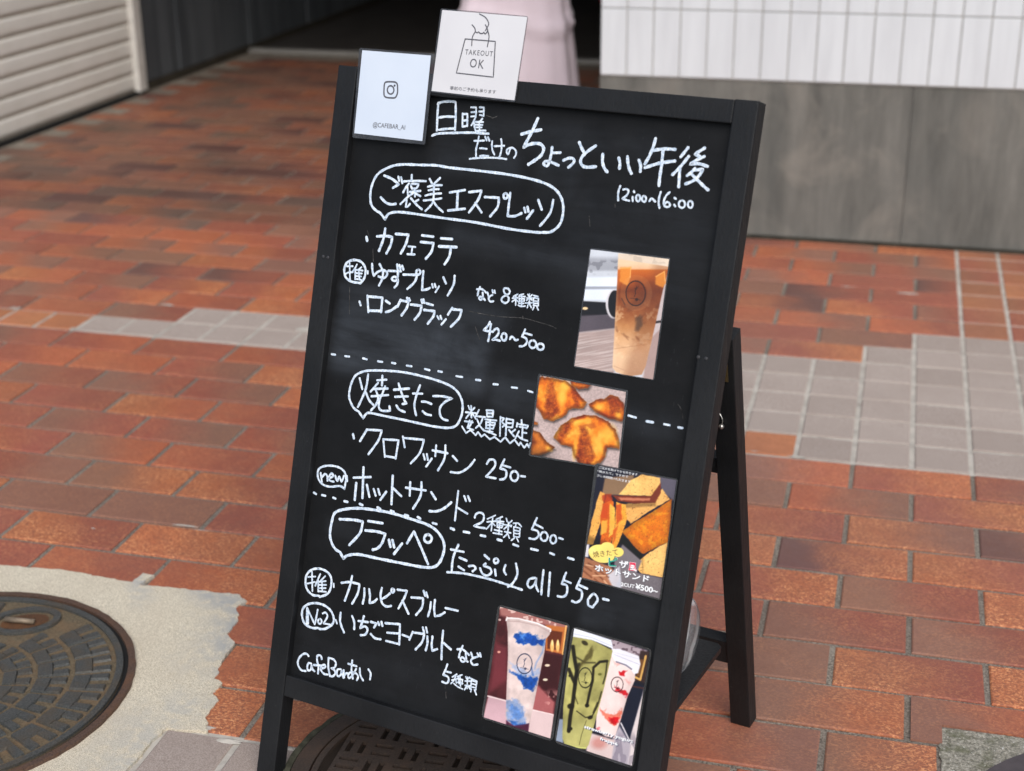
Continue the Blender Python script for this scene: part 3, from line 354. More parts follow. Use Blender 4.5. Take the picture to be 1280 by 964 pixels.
for kk in range(-18, 14):
    n0 = math.floor((-3.05-.077)/.1); xs = []
    for j in range(n0, n0+50):
        X = .077+.1*j; natural = (j % 2 == 0) if kk % 2 == 0 else (j % 2 == 1)
        if X < -3.0 or X > 1.62: continue
        if natural or region(kk, X-.02) in ('patch','tan','brown') and region(kk, X+.02) or region(kk, X-.02) != region(kk, X+.02): xs.append(X)
    for a, b in zip(xs[:-1], xs[1:]):
        xm = (a+b)/2; yt = line_y(kk, xm); yb = line_y(kk+1, xm)
        if yb > 3.80 and xm > -.70: continue
        if xm > -.76: yt = min(yt, 3.815)
        if yt-yb < .03: continue
        rects.append((kk, a, b, yb, yt, region(kk, xm)))
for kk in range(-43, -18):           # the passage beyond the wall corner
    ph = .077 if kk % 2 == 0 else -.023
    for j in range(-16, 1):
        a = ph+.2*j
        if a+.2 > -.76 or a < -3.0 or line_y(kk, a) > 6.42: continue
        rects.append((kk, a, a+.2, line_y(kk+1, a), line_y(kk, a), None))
def keep(r):
    kk, a, b, yb, yt, reg = r
    if all(inside(CEMENT, x, y) for x in (a+.01, b-.01) for y in (yb+.01, yt-.01)): return False
    if all(math.hypot(x+.437, y-1.385) < .195 for x in (a, b) for y in (yb, yt)): return False
    if a > .105 and yt < 1.66: return False
    return yb > .8
rects = [r for r in rects if keep(r)]
def tones_for(kk, a, b, reg):
    ph = .077 if kk % 2 == 0 else -.023
    n = int(math.floor(((a+b)/2-ph)/.2)); key = (kk, n)
    if reg == 'tan': return 'TT'
    if reg == 'brown': return random.choice(['NN','NR','TN','RN'])
    if key in TONES: return TONES[key]
    if kk < -14 and a < -.8: return random.choice(['OR','RM','MM','RR','GM','PR','RO','MG','RM','MR','OM','GG','PP','GM','MP','OG','MM'])  # passage rows: wider tile mix, weighted dark partly for the passage shade
    return random.choice(['OR','RM','MR','BO','RR','OM','MO','PR','MM','RB','OO'])
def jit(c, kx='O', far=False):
    s = random.uniform(.88, 1.12); ts = (1.12, 1.0, .92) if kx in 'MPG' else ((1.08, .96, .86) if far else TS); s *= .66 if far else 1.0  # far passage tiles toned down: the passage shade is put into their colour
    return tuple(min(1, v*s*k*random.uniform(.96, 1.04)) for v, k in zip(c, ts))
def tile_verts(w, d, bev=.0022, h=.012):
    x, y = w/2, d/2
    return ([(-x,-y,-h),(x,-y,-h),(x,y,-h),(-x,y,-h),(-x,-y,-bev*.7),(x,-y,-bev*.7),(x,y,-bev*.7),(-x,y,-bev*.7),
             (-x+bev,-y+bev,0),(x-bev,-y+bev,0),(x-bev,y-bev,0),(-x+bev,y-bev,0)],
            [(0,1,5,4),(1,2,6,5),(2,3,7,6),(3,0,4,7),(4,5,9,8),(5,6,10,9),(6,7,11,10),(7,4,8,11),(8,9,10,11)])
cam_p = Vector((0, 0, CAMZ))
def scr(x, y):
    d = Vector((x, y, 0))-cam_p; z = d.dot(fwd)
    return (.5+FPX/1280*d.dot(r2)/z, .5-FPX/964*d.dot(u2)/z, z)
def vis_rank(r):
    sx, syy, z = scr((r[1]+r[2])/2, (r[3]+r[4])/2)
    off = 0 if (-.06 < sx < 1.06 and -.03 < syy < 1.06) else 100
    hidden = 100 if (.36 < sx < .66 and syy > .14 and abs((r[1]+r[2])/2-(-.45)) < .18) else 0
    return z*z/((r[2]-r[1])*(r[4]-r[3])*50)+off
rects.sort(key=vis_rank)
cache = {}
JV, JF, JC, JS = [], [], [], []; PV, PF = [], []
wm = []
count = 0
for r in rects:
    kk, a, b, yb, yt, reg = r
    lshape = (kk == 4 and a < .119 < b)
    gx = .0085; gy = .0074
    x0, x1, y0_, y1_ = a+gx/2, b-gx/2, yb+gy/2, yt-gy/2
    if kk == 5 and a < .114 < b: x1 = .112
    w, d = round(x1-x0, 3), round(y1_-y0_, 3); cx, cy = (x0+x1)/2, (y0_+y1_)/2
    if reg in ('patch', 'brown', 'tan'): wm.append((a-.005, b+.005, yb-.004, yt+.004))
    rz = random.uniform(-.004, .004); dz = random.uniform(-.0009, .0004)
    t = tones_for(kk, a, b, reg)
    if count < 300:
        key = (w, d, reg == 'patch', lshape)
        if key not in cache:
            if lshape:
                bmx = bmesh.new(); cxl, cyl2 = .119-cx, 1.645-cy
                P = [(x0-cx,y0_-cy),(cxl,y0_-cy),(cxl,cyl2),(x1-cx,cyl2),(x1-cx,y1_-cy),(x0-cx,y1_-cy)]
                tp = [bmx.verts.new((p[0], p[1], 0)) for p in P]; bt = [bmx.verts.new((p[0], p[1], -.012)) for p in P]
                bmx.faces.new(tp)
                for i in range(6): bmx.faces.new((bt[i], bt[(i+1) % 6], tp[(i+1) % 6], tp[i]))
                me = bpy.data.meshes.new('tile'); bmx.to_mesh(me); bmx.free()
            else:
                v, f = tile_verts(w, d); me = bpy.data.meshes.new('tile'); me.from_pydata(v, [], f)
            me.materials.append(M['patch'] if reg == 'patch' else M['tile']); cache[key] = me
        o = bpy.data.objects.new('tile', cache[key]); COL.objects.link(o); o.parent = pav
        o.location = (cx, cy, dz); o.rotation_euler = (random.uniform(-.007,.007), random.uniform(-.005,.005), rz)
        if reg != 'patch':
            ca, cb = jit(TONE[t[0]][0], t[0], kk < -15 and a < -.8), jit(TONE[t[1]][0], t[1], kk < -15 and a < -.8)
            o['tone_a'] = list(ca); o['tone_b'] = list(cb)
            o['speck_a'] = TONE[t[0]][1]*random.uniform(.7,1.1); o['speck_b'] = TONE[t[1]][1]*random.uniform(.7,1.1)
        count += 1
    else:
        v, f = tile_verts(w, d)
        VV, FF = (PV, PF) if reg == 'patch' else (JV, JF)
        n = len(VV); VV += [(p[0]+cx, p[1]+cy, p[2]+dz) for p in v]; FF += [tuple(i+n for i in q) for q in f]
        if reg != 'patch':
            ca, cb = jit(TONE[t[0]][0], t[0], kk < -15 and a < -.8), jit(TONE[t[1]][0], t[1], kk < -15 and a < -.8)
            for p in v:
                c = ca if p[0] < 0 else cb; JC.append((*c, 1.0)); JS.append(TONE[t[0] if p[0] < 0 else t[1]][1])
o = mesh_obj('tile_field', JV, JF, M['tilej'], pav); tag(o, kind='stuff')
at = o.data.color_attributes.new('tone', 'FLOAT_COLOR', 'POINT'); at.data.foreach_set('color', [x for c in JC for x in c])
at = o.data.attributes.new('speck', 'FLOAT', 'POINT'); at.data.foreach_set('value', JS)
if PV: tag(mesh_obj('small_tile_field', PV, PF, M['patch'], pav), kind='stuff')
bm = bmesh.new()
for i, (a, b, c, d) in enumerate(wm):
    z = -.0026+i*3e-6
    bm.faces.new([bm.verts.new(p) for p in ((a,c,z),(b,c,z),(b,d,z),(a,d,z))])
bm_obj('pale_mortar', bm, M['wmortar'], pav)
# irregular crumbs of mortar smeared over tile edges beside the patches
def blob(name, cx, cy, rx, ry, m, z=.0012, seg=14, parent=None, rot=0):
    V = [(cx, cy, z)]; 
    for i in range(seg):
        q = 2*math.pi*i/seg; rr = random.uniform(.65, 1.15); px, py = rx*rr*math.cos(q), ry*rr*math.sin(q)
        V.append((cx+px*math.cos(rot)-py*math.sin(rot), cy+px*math.sin(rot)+py*math.cos(rot), -.0006))
    return mesh_obj(name, V, [(0, i+1, (i+1) % seg+1) for i in range(seg)], m, parent)
for (bx, by, rx, ry) in ((-1.938,2.85,.016,.010),(-1.728,2.748,.016,.007),(-1.222,2.86,.03,.018),(-1.525,2.75,.012,.008),(-1.60,2.95,.02,.006),(-.62,2.24,.03,.006),(-.195,2.43,.025,.004),(.06,3.42,.06,.012),(-.08,3.435,.035,.010),(-.12,2.425,.02,.005),(-1.19,1.88,.012,.003),(-1.05,1.925,.03,.003),(-1.02,1.915,.02,.0025)):
    blob('mortar_smear', bx, by, rx, ry, M['wmortar'], .0008, parent=pav)
# cement screed round the left manhole: a slab with a ragged rim
def ragged(poly, step=.005, amp=.0014):
    out = []
    for i in range(len(poly)):
        (x1, y1), (x2, y2) = poly[i], poly[(i+1) % len(poly)]; n = max(1, int(math.hypot(x2-x1, y2-y1)/step))
        for k in range(n):
            t = k/n; xx, yy = x1+(x2-x1)*t, y1+(y2-y1)*t; w_ = .0012*math.sin(xx*160+yy*90)+.0010*math.sin(yy*310-xx*120)
            out.append((xx+w_+random.uniform(-amp, amp), yy+w_*.5+random.uniform(-amp, amp)))
    return out
def slab(name, poly, ztop, zbot, m, parent, inset=.002):
    P = ragged(poly); n = len(P); bm = bmesh.new()
    top = [bm.verts.new((x, y, ztop)) for x, y in P]; bot = [bm.verts.new((x, y, zbot)) for x, y in P]
    bm.faces.new(top)
    for i in range(n): bm.faces.new((bot[i], bot[(i+1) % n], top[(i+1) % n], top[i]))
    bmesh.ops.recalc_face_normals(bm, faces=bm.faces)
    bmesh.ops.triangulate(bm, faces=[f for f in bm.faces if len(f.verts) > 4])
    for _ in range(2):
        bmesh.ops.subdivide_edges(bm, edges=[e for e in bm.edges if e.calc_length() > .05], cuts=1)
        bmesh.ops.triangulate(bm, faces=[f for f in bm.faces if len(f.verts) > 4])
    return bm_obj(name, bm, m, parent)
cp = slab('cement_patch', CEMENT, .0016, -.006, M['cement'], pav)
GREY = [(-.90,1.722,.030),(-.862,1.70,.030),(-.85,1.65,.028),(-.838,1.60,.03),(-.835,1.55,.03),(-.80,1.46,.02),(-.93,1.728,.02),(-1.03,1.74,.02),(-.84,1.38,.018),(-.84,1.33,.018),(-.83,1.42,.02)]
def gfun(x, y): return max(math.exp(-((x-a)**2+(y-b)**2)/(2*(s*.72)**2)) for a, b, s in GREY)
at = cp.data.attributes.new('grey', 'FLOAT', 'POINT'); at.data.foreach_set('value', [gfun(v.co.x, v.co.y) for v in cp.data.vertices])
c2 = slab('concrete_patch', [(.117,1.640),(1.6,1.640),(1.6,.8),(.117,.8)], -.0011, -.008, M['conc'], pav)
for q, (px, py, rx, ry) in enumerate(((-.805,1.492,.012,.008),(-.806,1.452,.006,.009),(-.79,1.418,.03,.006),(-.735,1.40,.02,.006),(-.66,1.402,.03,.005))):
    blob('mortar_smear', px, py, rx, ry, M['wmortar'], .0018, parent=pav)

# ------------------------------------------------------------------ manhole covers
def ring(bm, cx, cy, r0, r1, z0, z1, seg=96, wob=0.0):
    R = []
    for i in range(seg):
        q = 2*math.pi*i/seg; w = random.uniform(-wob, wob); c, s = math.cos(q), math.sin(q)
        R.append([bm.verts.new((cx+r*c, cy+r*s, z)) for r, z in ((r1+w, z0), (r1+w, z1), (r0, z1), (r0, z0))])
    for i in range(seg):
        A, B = R[i], R[(i+1) % seg]
        for k in range(3): bm.faces.new((A[k], B[k], B[k+1], A[k+1]))
def disc(bm, cx, cy, r, z, seg=64, z0=None):
    V = [bm.verts.new((cx+r*math.cos(2*math.pi*i/seg), cy+r*math.sin(2*math.pi*i/seg), z)) for i in range(seg)]
    bm.faces.new(V)
    if z0 is not None:
        W = [bm.verts.new((v.co.x, v.co.y, z0)) for v in V]
        for i in range(seg): bm.faces.new((W[i], W[(i+1) % seg], V[(i+1) % seg], V[i]))
mh = empty('manhole_cover', (-1.1465, 1.4155, .0036)); tag(mh, 'rusty round manhole cover with raised U-shaped blocks set in pale cement', 'manhole cover', 'manhole covers')
bm = bmesh.new(); ring(bm, 0, 0, .2362, .2455, -.006, .0032, 120, .0010); bm_obj('rim', bm, M['rust'], mh)
bm = bmesh.new(); ring(bm, 0, 0, .2285, .2365, -.006, -.0016, 96); bm_obj('rim_gap', bm, M['gap'], mh)  # black ring fills the gap between rim and lid
bm = bmesh.new(); disc(bm, 0, 0, .2295, .0002, 96, -.006); lid = bm_obj('lid', bm, M['ironin'], mh)
bm = bmesh.new(); ring(bm, 0, 0, .2205, .2295, .0002, .0040, 96); bmesh.ops.recalc_face_normals(bm, faces=bm.faces); bm_obj('lid_edge', bm, M['iron'], lid)
bm = bmesh.new()
def wedge(bm, r0, r1, q0, q1, z0, z1, notch=None):
    # block between radii and angles; a notch cuts a U from the outer side
    def P(r, q, z): return (r*math.cos(q), r*math.sin(q), z)
    def prism(a0, a1, s0, s1):
        hexa(bm, [P(a0,s0,z0),P(a1,s0,z0),P(a1,s1,z0),P(a0,s1,z0),P(a0+.0012,s0+.006,z1),P(a1-.0012,s0+.006,z1),P(a1-.0012,s1-.006,z1),P(a0+.0012,s1-.006,z1)])
    if not notch: prism(r0, r1, q0, q1); return
    d = q1-q0; rm = r0+(r1-r0)*.50 if notch > 0 else r1-(r1-r0)*.42
    if notch > 0: prism(r0, rm, q0, q1); prism(rm-.001, r1, q0, q0+d*.34); prism(rm-.001, r1, q1-d*.34, q1)
    else: prism(rm, r1, q0, q1); prism(r0, rm+.001, q0, q0+d*.30); prism(r0, rm+.001, q1-d*.30, q1)
for (ra, rb, n, nt, ph) in ((.050,.068,12,0,.1),(.075,.112,15,1,.25),(.119,.160,22,1,.1),(.167,.214,28,1,.17)):
    for i in range(n):
        q0 = ph+2*math.pi*i/n; dq = 2*math.pi/n
        am = q0+dq/2
        if rb > .1 and abs((am-math.radians(83)+math.pi) % (2*math.pi)-math.pi) < .30 and ra > .115: continue
        wedge(bm, ra, rb, q0+dq*.085, q1=q0+dq*.915, z0=.0001, z1=.0036+random.uniform(-.0004,.0004), notch=nt)
for k in range(3):
    q = math.radians(20+120*k)
    for r in [i*.012+.055 for i in range(14)]: pass
bmesh.ops.recalc_face_normals(bm, faces=bm.faces); bm_obj('raised_blocks', bm, M['iron'], lid)
bm = bmesh.new(); ring(bm, 0, 0, .034, .044, .0002, .0040, 40); disc(bm, 0, 0, .033, .0030, 32); bmesh.ops.recalc_face_normals(bm, faces=bm.faces); bm_obj('centre_boss', bm, M['iron'], lid)
bm = bmesh.new(); kx, ky = .014, .172; ringv = []
for i in range(28):
    q = 2*math.pi*i/28; c, s = math.cos(q), math.sin(q)
    X1, Y1 = .050*c, .036*s; X2, Y2 = .040*c, .026*s; rot = .45
    def R2(x, y): return (kx+x*math.cos(rot)-y*math.sin(rot), ky+x*math.sin(rot)+y*math.cos(rot))
    ringv.append([bm.verts.new((*R2(X1, Y1), .0003)), bm.verts.new((*R2(X1, Y1), .0046)), bm.verts.new((*R2(X2, Y2), .0046)), bm.verts.new((*R2(X2, Y2), .0006))])
for i in range(28):
    A, B = ringv[i], ringv[(i+1) % 28]
    for k in range(3): bm.faces.new((A[k], B[k], B[k+1], A[k+1]))
kh = bm_obj('keyhole', bm, M['iron'], lid)
mesh_obj('keyhole_rust', [(kx+.034*math.cos(q)*.9, ky+.022*math.sin(q)+.30*.034*math.cos(q), .0012) for q in [i*.449 for i in range(14)]], [tuple(range(14))], mat_iron('orange_rust', (.05,.025,.014), (.15,.07,.032), (.20,.085,.03), .7, .9), lid)
bm = bmesh.new(); cyl(bm, (kx-.024, ky-.010, .0075), (kx+.018, ky-.004, .0060), .0040, .0036, 14); bm_obj('pin', bm, M['butt'], lid, True)

m2 = empty('manhole_cover', (-.437, 1.383, .0042)); tag(m2, 'dark brown manhole cover with basket-weave slots under the chalkboard sign', 'manhole cover', 'manhole covers')
bm = bmesh.new(); ring(bm, 0, 0, .199, .2065, -.006, .0022, 96, .0015); bm_obj('rim', bm, plain('mossy_joint', (.05,.05,.035), .95, .2, 0, .5, 90, .5, 300), m2)
bm = bmesh.new(); ring(bm, 0, 0, .176, .1975, -.006, .0030, 96); bmesh.ops.recalc_face_normals(bm, faces=bm.faces); bm_obj('frame', bm, M['iron2'], m2)
bm = bmesh.new(); disc(bm, 0, 0, .1735, -.0030, 72, -.008); lid2 = bm_obj('lid', bm, plain('black_slot_floor', (.018,.013,.010), .9, .2), m2)  # near-black lid floor between the raised bars
bm = bmesh.new(); cs = .034
for i in range(-6, 7):
    for j in range(-6, 7):
        x, y = i*cs, j*cs
        if math.hypot(x, y) > .156: continue
        h = cs/2; z0, z1 = -.0030, .0026
        def bx(a, b, c, d):
            if (i+j) % 2: a, b, c, d = c, d, a, b
            box(bm, x+a, x+b, y+c, y+d, z0, z1)
        bx(-h, h, -h, -h+.0055); bx(-h, h, h-.0055, h); bx(-h, h, -.0045, .0045)
        bx(-h, -h+.005, -h+.0055, -.0045); bx(h-.005, h, -h+.0055, -.0045); bx(-h, -h+.005, .0045, h-.0055); bx(h-.005, h, .0045, h-.0055)
ring(bm, 0, 0, .166, .1735, -.003, .0028, 72)
bm_obj('basket_weave', bm, M['iron2'], lid2)
m3 = empty('manhole_cover', (.358, 1.416, 0)); tag(m3, 'smooth dark purple-grey cover edge poking into the lower right corner beside mossy concrete', 'manhole cover', 'manhole covers')
bm = bmesh.new(); disc(bm, 0, 0, .235, .0035, 96, -.008); bevel_e = [e for e in bm.edges if abs(e.verts[0].co.z-.0035) < 1e-5 and abs(e.verts[1].co.z-.0035) < 1e-5]
bmesh.ops.bevel(bm, geom=bevel_e, offset=.003, segments=2, affect='EDGES'); bm_obj('lid', bm, plain('purple_grey_iron', (.075,.062,.066), .55, .4, .2, .2, 50, .3, 300), m3)

# ------------------------------------------------------------------ tiled wall on a stone plinth
WY = 3.83
wall = empty('tiled_wall', (-.76, WY, 0)); tag(wall, 'white tiled wall with grey stone plinth behind the chalkboard sign', 'wall')
def wl_(name, x0, x1, y0, y1, z0, z1, m, bv=0, parent=wall):
    bm = bmesh.new(); box(bm, x0+.76, x1+.76, y0-WY, y1-WY, z0, z1)
    if bv: bevel(bm, bv, 2)
    return bm_obj(name, bm, m, parent)
wl_('wall_core', -.757, 2.4, 3.846, 9.2, 0.0, 4.2, M['plaster'])
for a, b in ((-.762, .0348), (.0358, .8388), (.8398, 1.62)): wl_('stone_slab', a, b, WY, 3.845, .004, .4085, M['stone'], .002)
wl_('grout_bed', -.759, 2.39, 3.8278, 3.8455, .4095, 2.88, M['grout'])
wl_('gutter_dirt', -.757, 1.62, 3.816, 3.829, -.003, .0030, M['dirt'])
TW, TH = .0689, .171
me = None
tv = []
bmx = bmesh.new(); box(bmx, -.0330, .0330, -.006, .006, -.0840, .0840); bevel(bmx, .0016, 2); me = bpy.data.meshes.new('wall_tile'); bmx.to_mesh(me); bmx.free(); me.materials.append(M['wtile'])
for r_ in range(4):
    for i in range(24):
        o = bpy.data.objects.new('wall_tile', me); COL.objects.link(o); o.parent = wall
        o.location = (.0345+i*TW, random.uniform(-.0006,.0006), .4115+TH/2+r_*TH); o.rotation_euler = (random.uniform(-.006,.006), 0, random.uniform(-.006,.006))
bm = bmesh.new()
for r_ in range(4, 14):
    for i in range(24):
        x = .0345+i*TW; z = .4115+TH/2+r_*TH; box(bm, x-.0325, x+.0325, -.006, .006, z-.0838, z+.0838)
tag(bm_obj('upper_tiles', bm, M['wtile'], wall), kind='stuff')

# ------------------------------------------------------------------ roller shutter and dark passage wall
sh = empty('roller_shutter', (-2.95, 3.9, 0)); tag(sh, 'cream roller shutter with horizontal slats and a pale side post at far left', 'shutter')
pitch = .0655; Ya, Yb = -1.3, 1.452
prof = [(-.0045, .0080), (-.0002, .0092), (.0003, .0200), (.0005, .0360), (.0003, .0540), (-.0002, .0638), (-.0045, .0648)]
V = [(p[0], Ya, p[1]) for p in prof]+[(p[0], Yb, p[1]) for p in prof]; n = len(prof)
F = [(i, i+n, i+n+1, i+1) for i in range(n-1)]
sme = bpy.data.meshes.new('slat'); sme.from_pydata(V, [], F); sme.materials.append(M['shutter']); sme.polygons.foreach_set('use_smooth', [True]*len(F))
for i in range(40):
    o = bpy.data.objects.new('slat', sme); COL.objects.link(o); o.parent = sh; o.location = (0, 0, .016+i*pitch)
bm = bmesh.new(); box(bm, -.016, -.0040, Ya, Yb, .0, 2.66); bm_obj('backing', bm, plain('brown_slat_groove', (.36,.32,.26), .7, .3), sh)
bm = bmesh.new(); box(bm, -.06, .022, Yb+.001, Yb+.062, .012, 2.7); bevel(bm, .004, 2); bm_obj('side_post', bm, plain('pale_painted_post', (.58,.56,.52), .5, .4), sh)
bm = bmesh.new(); box(bm, -.03, .012, Ya, Yb+.05, -.003, .0155); bm_obj('sill_seal_and_shadow', bm, M['gap'], sh)  # black strip: rubber seal, with the shadow under the shutter put into its colour
dw = empty('passage_wall', (-2.99, 5.42, 0)); tag(dw, 'dark grey stained wall panel beside the cream shutter', 'wall')
bm = bmesh.new(); 
for i in range(12):
    y = i*.36; box(bm, -.03, .025+(.004 if i % 2 else 0), y, y+.356, .03, 2.9)
bevel(bm, .002, 1)
bm_obj('wall_panel', bm, M['dwall'], dw)
bm = bmesh.new(); box(bm, -.03, .034, 0, 4.3, -.003, .029); bm_obj('skirting', bm, M['dirt'], dw)
shc = empty('left_building', (-3.03, 2.2, 0)); tag(shc, 'building front that carries the cream roller shutter and dark panel on the left', 'building')
bm = bmesh.new(); box(bm, -2.0, -.0, 0, 7.0, 0, 4.2); bm_obj('building_wall', bm, M['plaster'], shc)
ps = empty('unseen_passage_ceiling', (-1.9, 4.40, 2.25)); tag(ps, kind='structure')  # unseen ceiling, added to shade the passage; reach and height set for that
bm = bmesh.new(); box(bm, -1.12, 1.14, -.15, 4.7, 0, .6); bm_obj('unseen_soffit', bm, M['unseen_soffit'], ps)
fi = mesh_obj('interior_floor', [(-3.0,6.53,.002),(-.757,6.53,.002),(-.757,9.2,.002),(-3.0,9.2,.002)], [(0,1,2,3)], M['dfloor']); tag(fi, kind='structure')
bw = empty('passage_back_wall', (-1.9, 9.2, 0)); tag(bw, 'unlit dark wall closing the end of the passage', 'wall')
bm = bmesh.new(); box(bm, -1.2, 1.2, 0, .1, 0, 2.9); bm_obj('wall_face', bm, M['unseen_soffit'], bw)
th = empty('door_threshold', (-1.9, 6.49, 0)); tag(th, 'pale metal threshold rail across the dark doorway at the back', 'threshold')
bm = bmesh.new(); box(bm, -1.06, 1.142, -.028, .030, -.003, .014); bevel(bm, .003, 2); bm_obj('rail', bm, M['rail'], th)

# ------------------------------------------------------------------ pink cloth in the doorway
def drape(name, cx, cy, w_top, w_bot, z0, z1, m, folds, amp, depth, seam=None):
    root = empty(name, (cx, cy, 0)); bm = bmesh.new(); NU, NV = 90, 40; G = []
    for j in range(NV+1):
        t = j/NV; z = z1+(z0-z1)*t; w = w_top+(w_bot-w_top)*t; row = []
        for i in range(NU):
            q = 2*math.pi*i/NU; f = 1+amp*(.3+.7*t)*(math.sin(folds*q+.7*math.sin(3*q))+.5*math.sin(folds*2.3*q+1+2*t))
            bulge = 0
            if seam is not None: zz = seam+.02*math.sin(q*2); bulge = .020*math.exp(-((z-zz)/.012)**2)
            row.append(bm.verts.new(((w/2)*f*math.cos(q)*(1+bulge/.2), (depth/2*(.6+.4*t))*f*math.sin(q)-bulge, z)))
        G.append(row)
    for j in range(NV):
        for i in range(NU): bm.faces.new((G[j][i], G[j+1][i], G[j+1][(i+1) % NU], G[j][(i+1) % NU]))
    bm.faces.new(G[0][::-1])
    bmesh.ops.recalc_face_normals(bm, faces=bm.faces)
    bm_obj('cloth', bm, m, root, True)
    return root
pc = drape('pink_cloth', -1.15, 4.45, .231, .44, .06, .95, M['cloth'], 7, .05, .24, .465)
tag(pc, 'pale pink flared cloth with a curved seam hanging in the dark doorway above the sign', 'cloth')
bm = bmesh.new(); cyl(bm, (-.30, 0, .95), (.30, 0, .95), .012, seg=12); cyl(bm, (-.29, 0, .95), (-.29, 0, 2.62), .006, seg=8); cyl(bm, (.29, 0, .95), (.29, 0, 2.62), .006, seg=8); bm_obj('hanging_rod', bm, M['gap'], pc)
rc = drape('red_cloth', -1.02, 5.75, .16, .24, .355, 1.0, M['red'], 5, .08, .12)
tag(rc, 'small red cloth hem hanging in the dark doorway beside the white tiled corner', 'cloth')
bm = bmesh.new(); cyl(bm, (0, 0, .98), (0, 0, 2.62), .006, seg=8); bm_obj('hanging_cord', bm, M['gap'], rc)

# ------------------------------------------------------------------ the A-frame sign
BYAW, LEAN = -0.2390663, 0.2969937
BO = Vector((-0.6709059, 1.3368722, 0)); BW, BH = .4955955, .8399537; SL, TR = .0251, .0240; RB0, RB1 = .10866, .13391; TH_ = .0233; DP = .010; DU = .0106
sign = empty('a_frame_sign', BO, BYAW); tag(sign, 'black wooden A-frame chalkboard menu covered in white handwriting, standing on the brick paving', 'menu board')
sl_, cl_ = math.sin(LEAN), math.cos(LEAN)
def bl(u, v, d=0.0): return Vector((u, v*sl_+d*cl_, v*cl_-d*sl_))
SM = Matrix.Translation(BO) @ Matrix.Rotation(BYAW, 4, 'Z')
def bbox(bm, u0, u1, v0, v1, d0, d1, cut=False):
    def vb(d): return v0 if not cut else d*sl_/cl_+.0005
    hexa(bm, [bl(u0,vb(d0),d0), bl(u1,vb(d0),d0), bl(u1,vb(d1),d1), bl(u0,vb(d1),d1), bl(u0,v1,d0), bl(u1,v1,d0), bl(u1,v1,d1), bl(u0,v1,d1)])
def bpart(name, args, m=M['wood'], bv=.0012, parent=sign, cut=False):
    bm = bmesh.new(); bbox(bm, *args, cut=cut); bevel(bm, bv, 2); return bm_obj(name, bm, m, parent)
bpart('stile', (0, SL, 0, BH, 0, TH_), cut=True); bpart('stile', (BW-SL, BW, 0, BH, 0, TH_), cut=True)
bpart('top_rail', (SL+.0002, BW-SL-.0002, BH-TR, BH-.0006, .0006, TH_-.001))
bpart('bottom_rail', (SL+.0002, BW-SL-.0002, RB0, RB1, .0006, TH_-.001))
# panel as a fine grid that carries the rubbed-out chalk
NU, NV = 120, 190; U0, U1, V0, V1 = SL-.004, BW-SL+.004, RB1-.004, BH-TR+.004
uu = np.linspace(U0, U1, NU+1); vv = np.linspace(V0, V1, NV+1); GU, GV = np.meshgrid(uu, vv)
def sm(a, b, x): t = np.clip((x-a)/(b-a), 0, 1); return t*t*(3-2*t)
def soft_rect(u0, u1, v0, v1, s, k, tilt=0):
    v = GV-tilt*(GU-u0); return k*sm(u0-s, u0+s, GU)*(1-sm(u1-s, u1+s, GU))*sm(v0-s, v0+s, v)*(1-sm(v1-s, v1+s, v))
SMU = np.zeros_like(GU)
for a in ((.04,.25,.575,.60,.012,.20,0),(.03,.23,.50,.565,.014,.40,0),(.05,.20,.535,.585,.01,.25,-.05),(.16,.40,.655,.68,.012,.16,-.06),(.20,.46,.51,.535,.02,.16,-.08),(.03,.12,.52,.60,.008,.25,0),(.13,.40,.775,.80,.015,.10,-.02),(.24,.30,.49,.53,.012,.20,0),
          (.26,.31,.72,.80,.010,.12,0),(.13,.24,.735,.765,.012,.16,0),(.40,.47,.20,.42,.02,.10,0),(.30,.47,.62,.74,.03,.09,0),(.03,.25,.13,.20,.02,.05,0),(.05,.10,.31,.33,.006,.10,0),(.38,.42,.28,.31,.006,.18,0)):
    SMU = np.maximum(SMU, soft_rect(*a))
SMU = SMU*.95+.02
verts = [tuple(bl(u, v, DP)) for v in vv for u in uu]
faces = [(j*(NU+1)+i, j*(NU+1)+i+1, (j+1)*(NU+1)+i+1, (j+1)*(NU+1)+i) for j in range(NV) for i in range(NU)]
nb = len(verts)
for (u, v) in ((U0,V0),(U1,V0),(U1,V1),(U0,V1)): verts.append(tuple(bl(u, v, DP+.005)))
c0, c1, c2_, c3 = 0, NU, NV*(NU+1)+NU, NV*(NU+1)
faces.append((nb+3, nb+2, nb+1, nb))
panel = mesh_obj('chalkboard_panel', verts, faces, M['panel'], sign)
at = panel.data.attributes.new('smudge', 'FLOAT', 'POINT'); at.data.foreach_set('value', list(SMU.ravel())+[0]*4)
bpart('panel_back', (U0, U1, V0, V1, DP+.0055, DP+.0095), M['wood'], .0004)

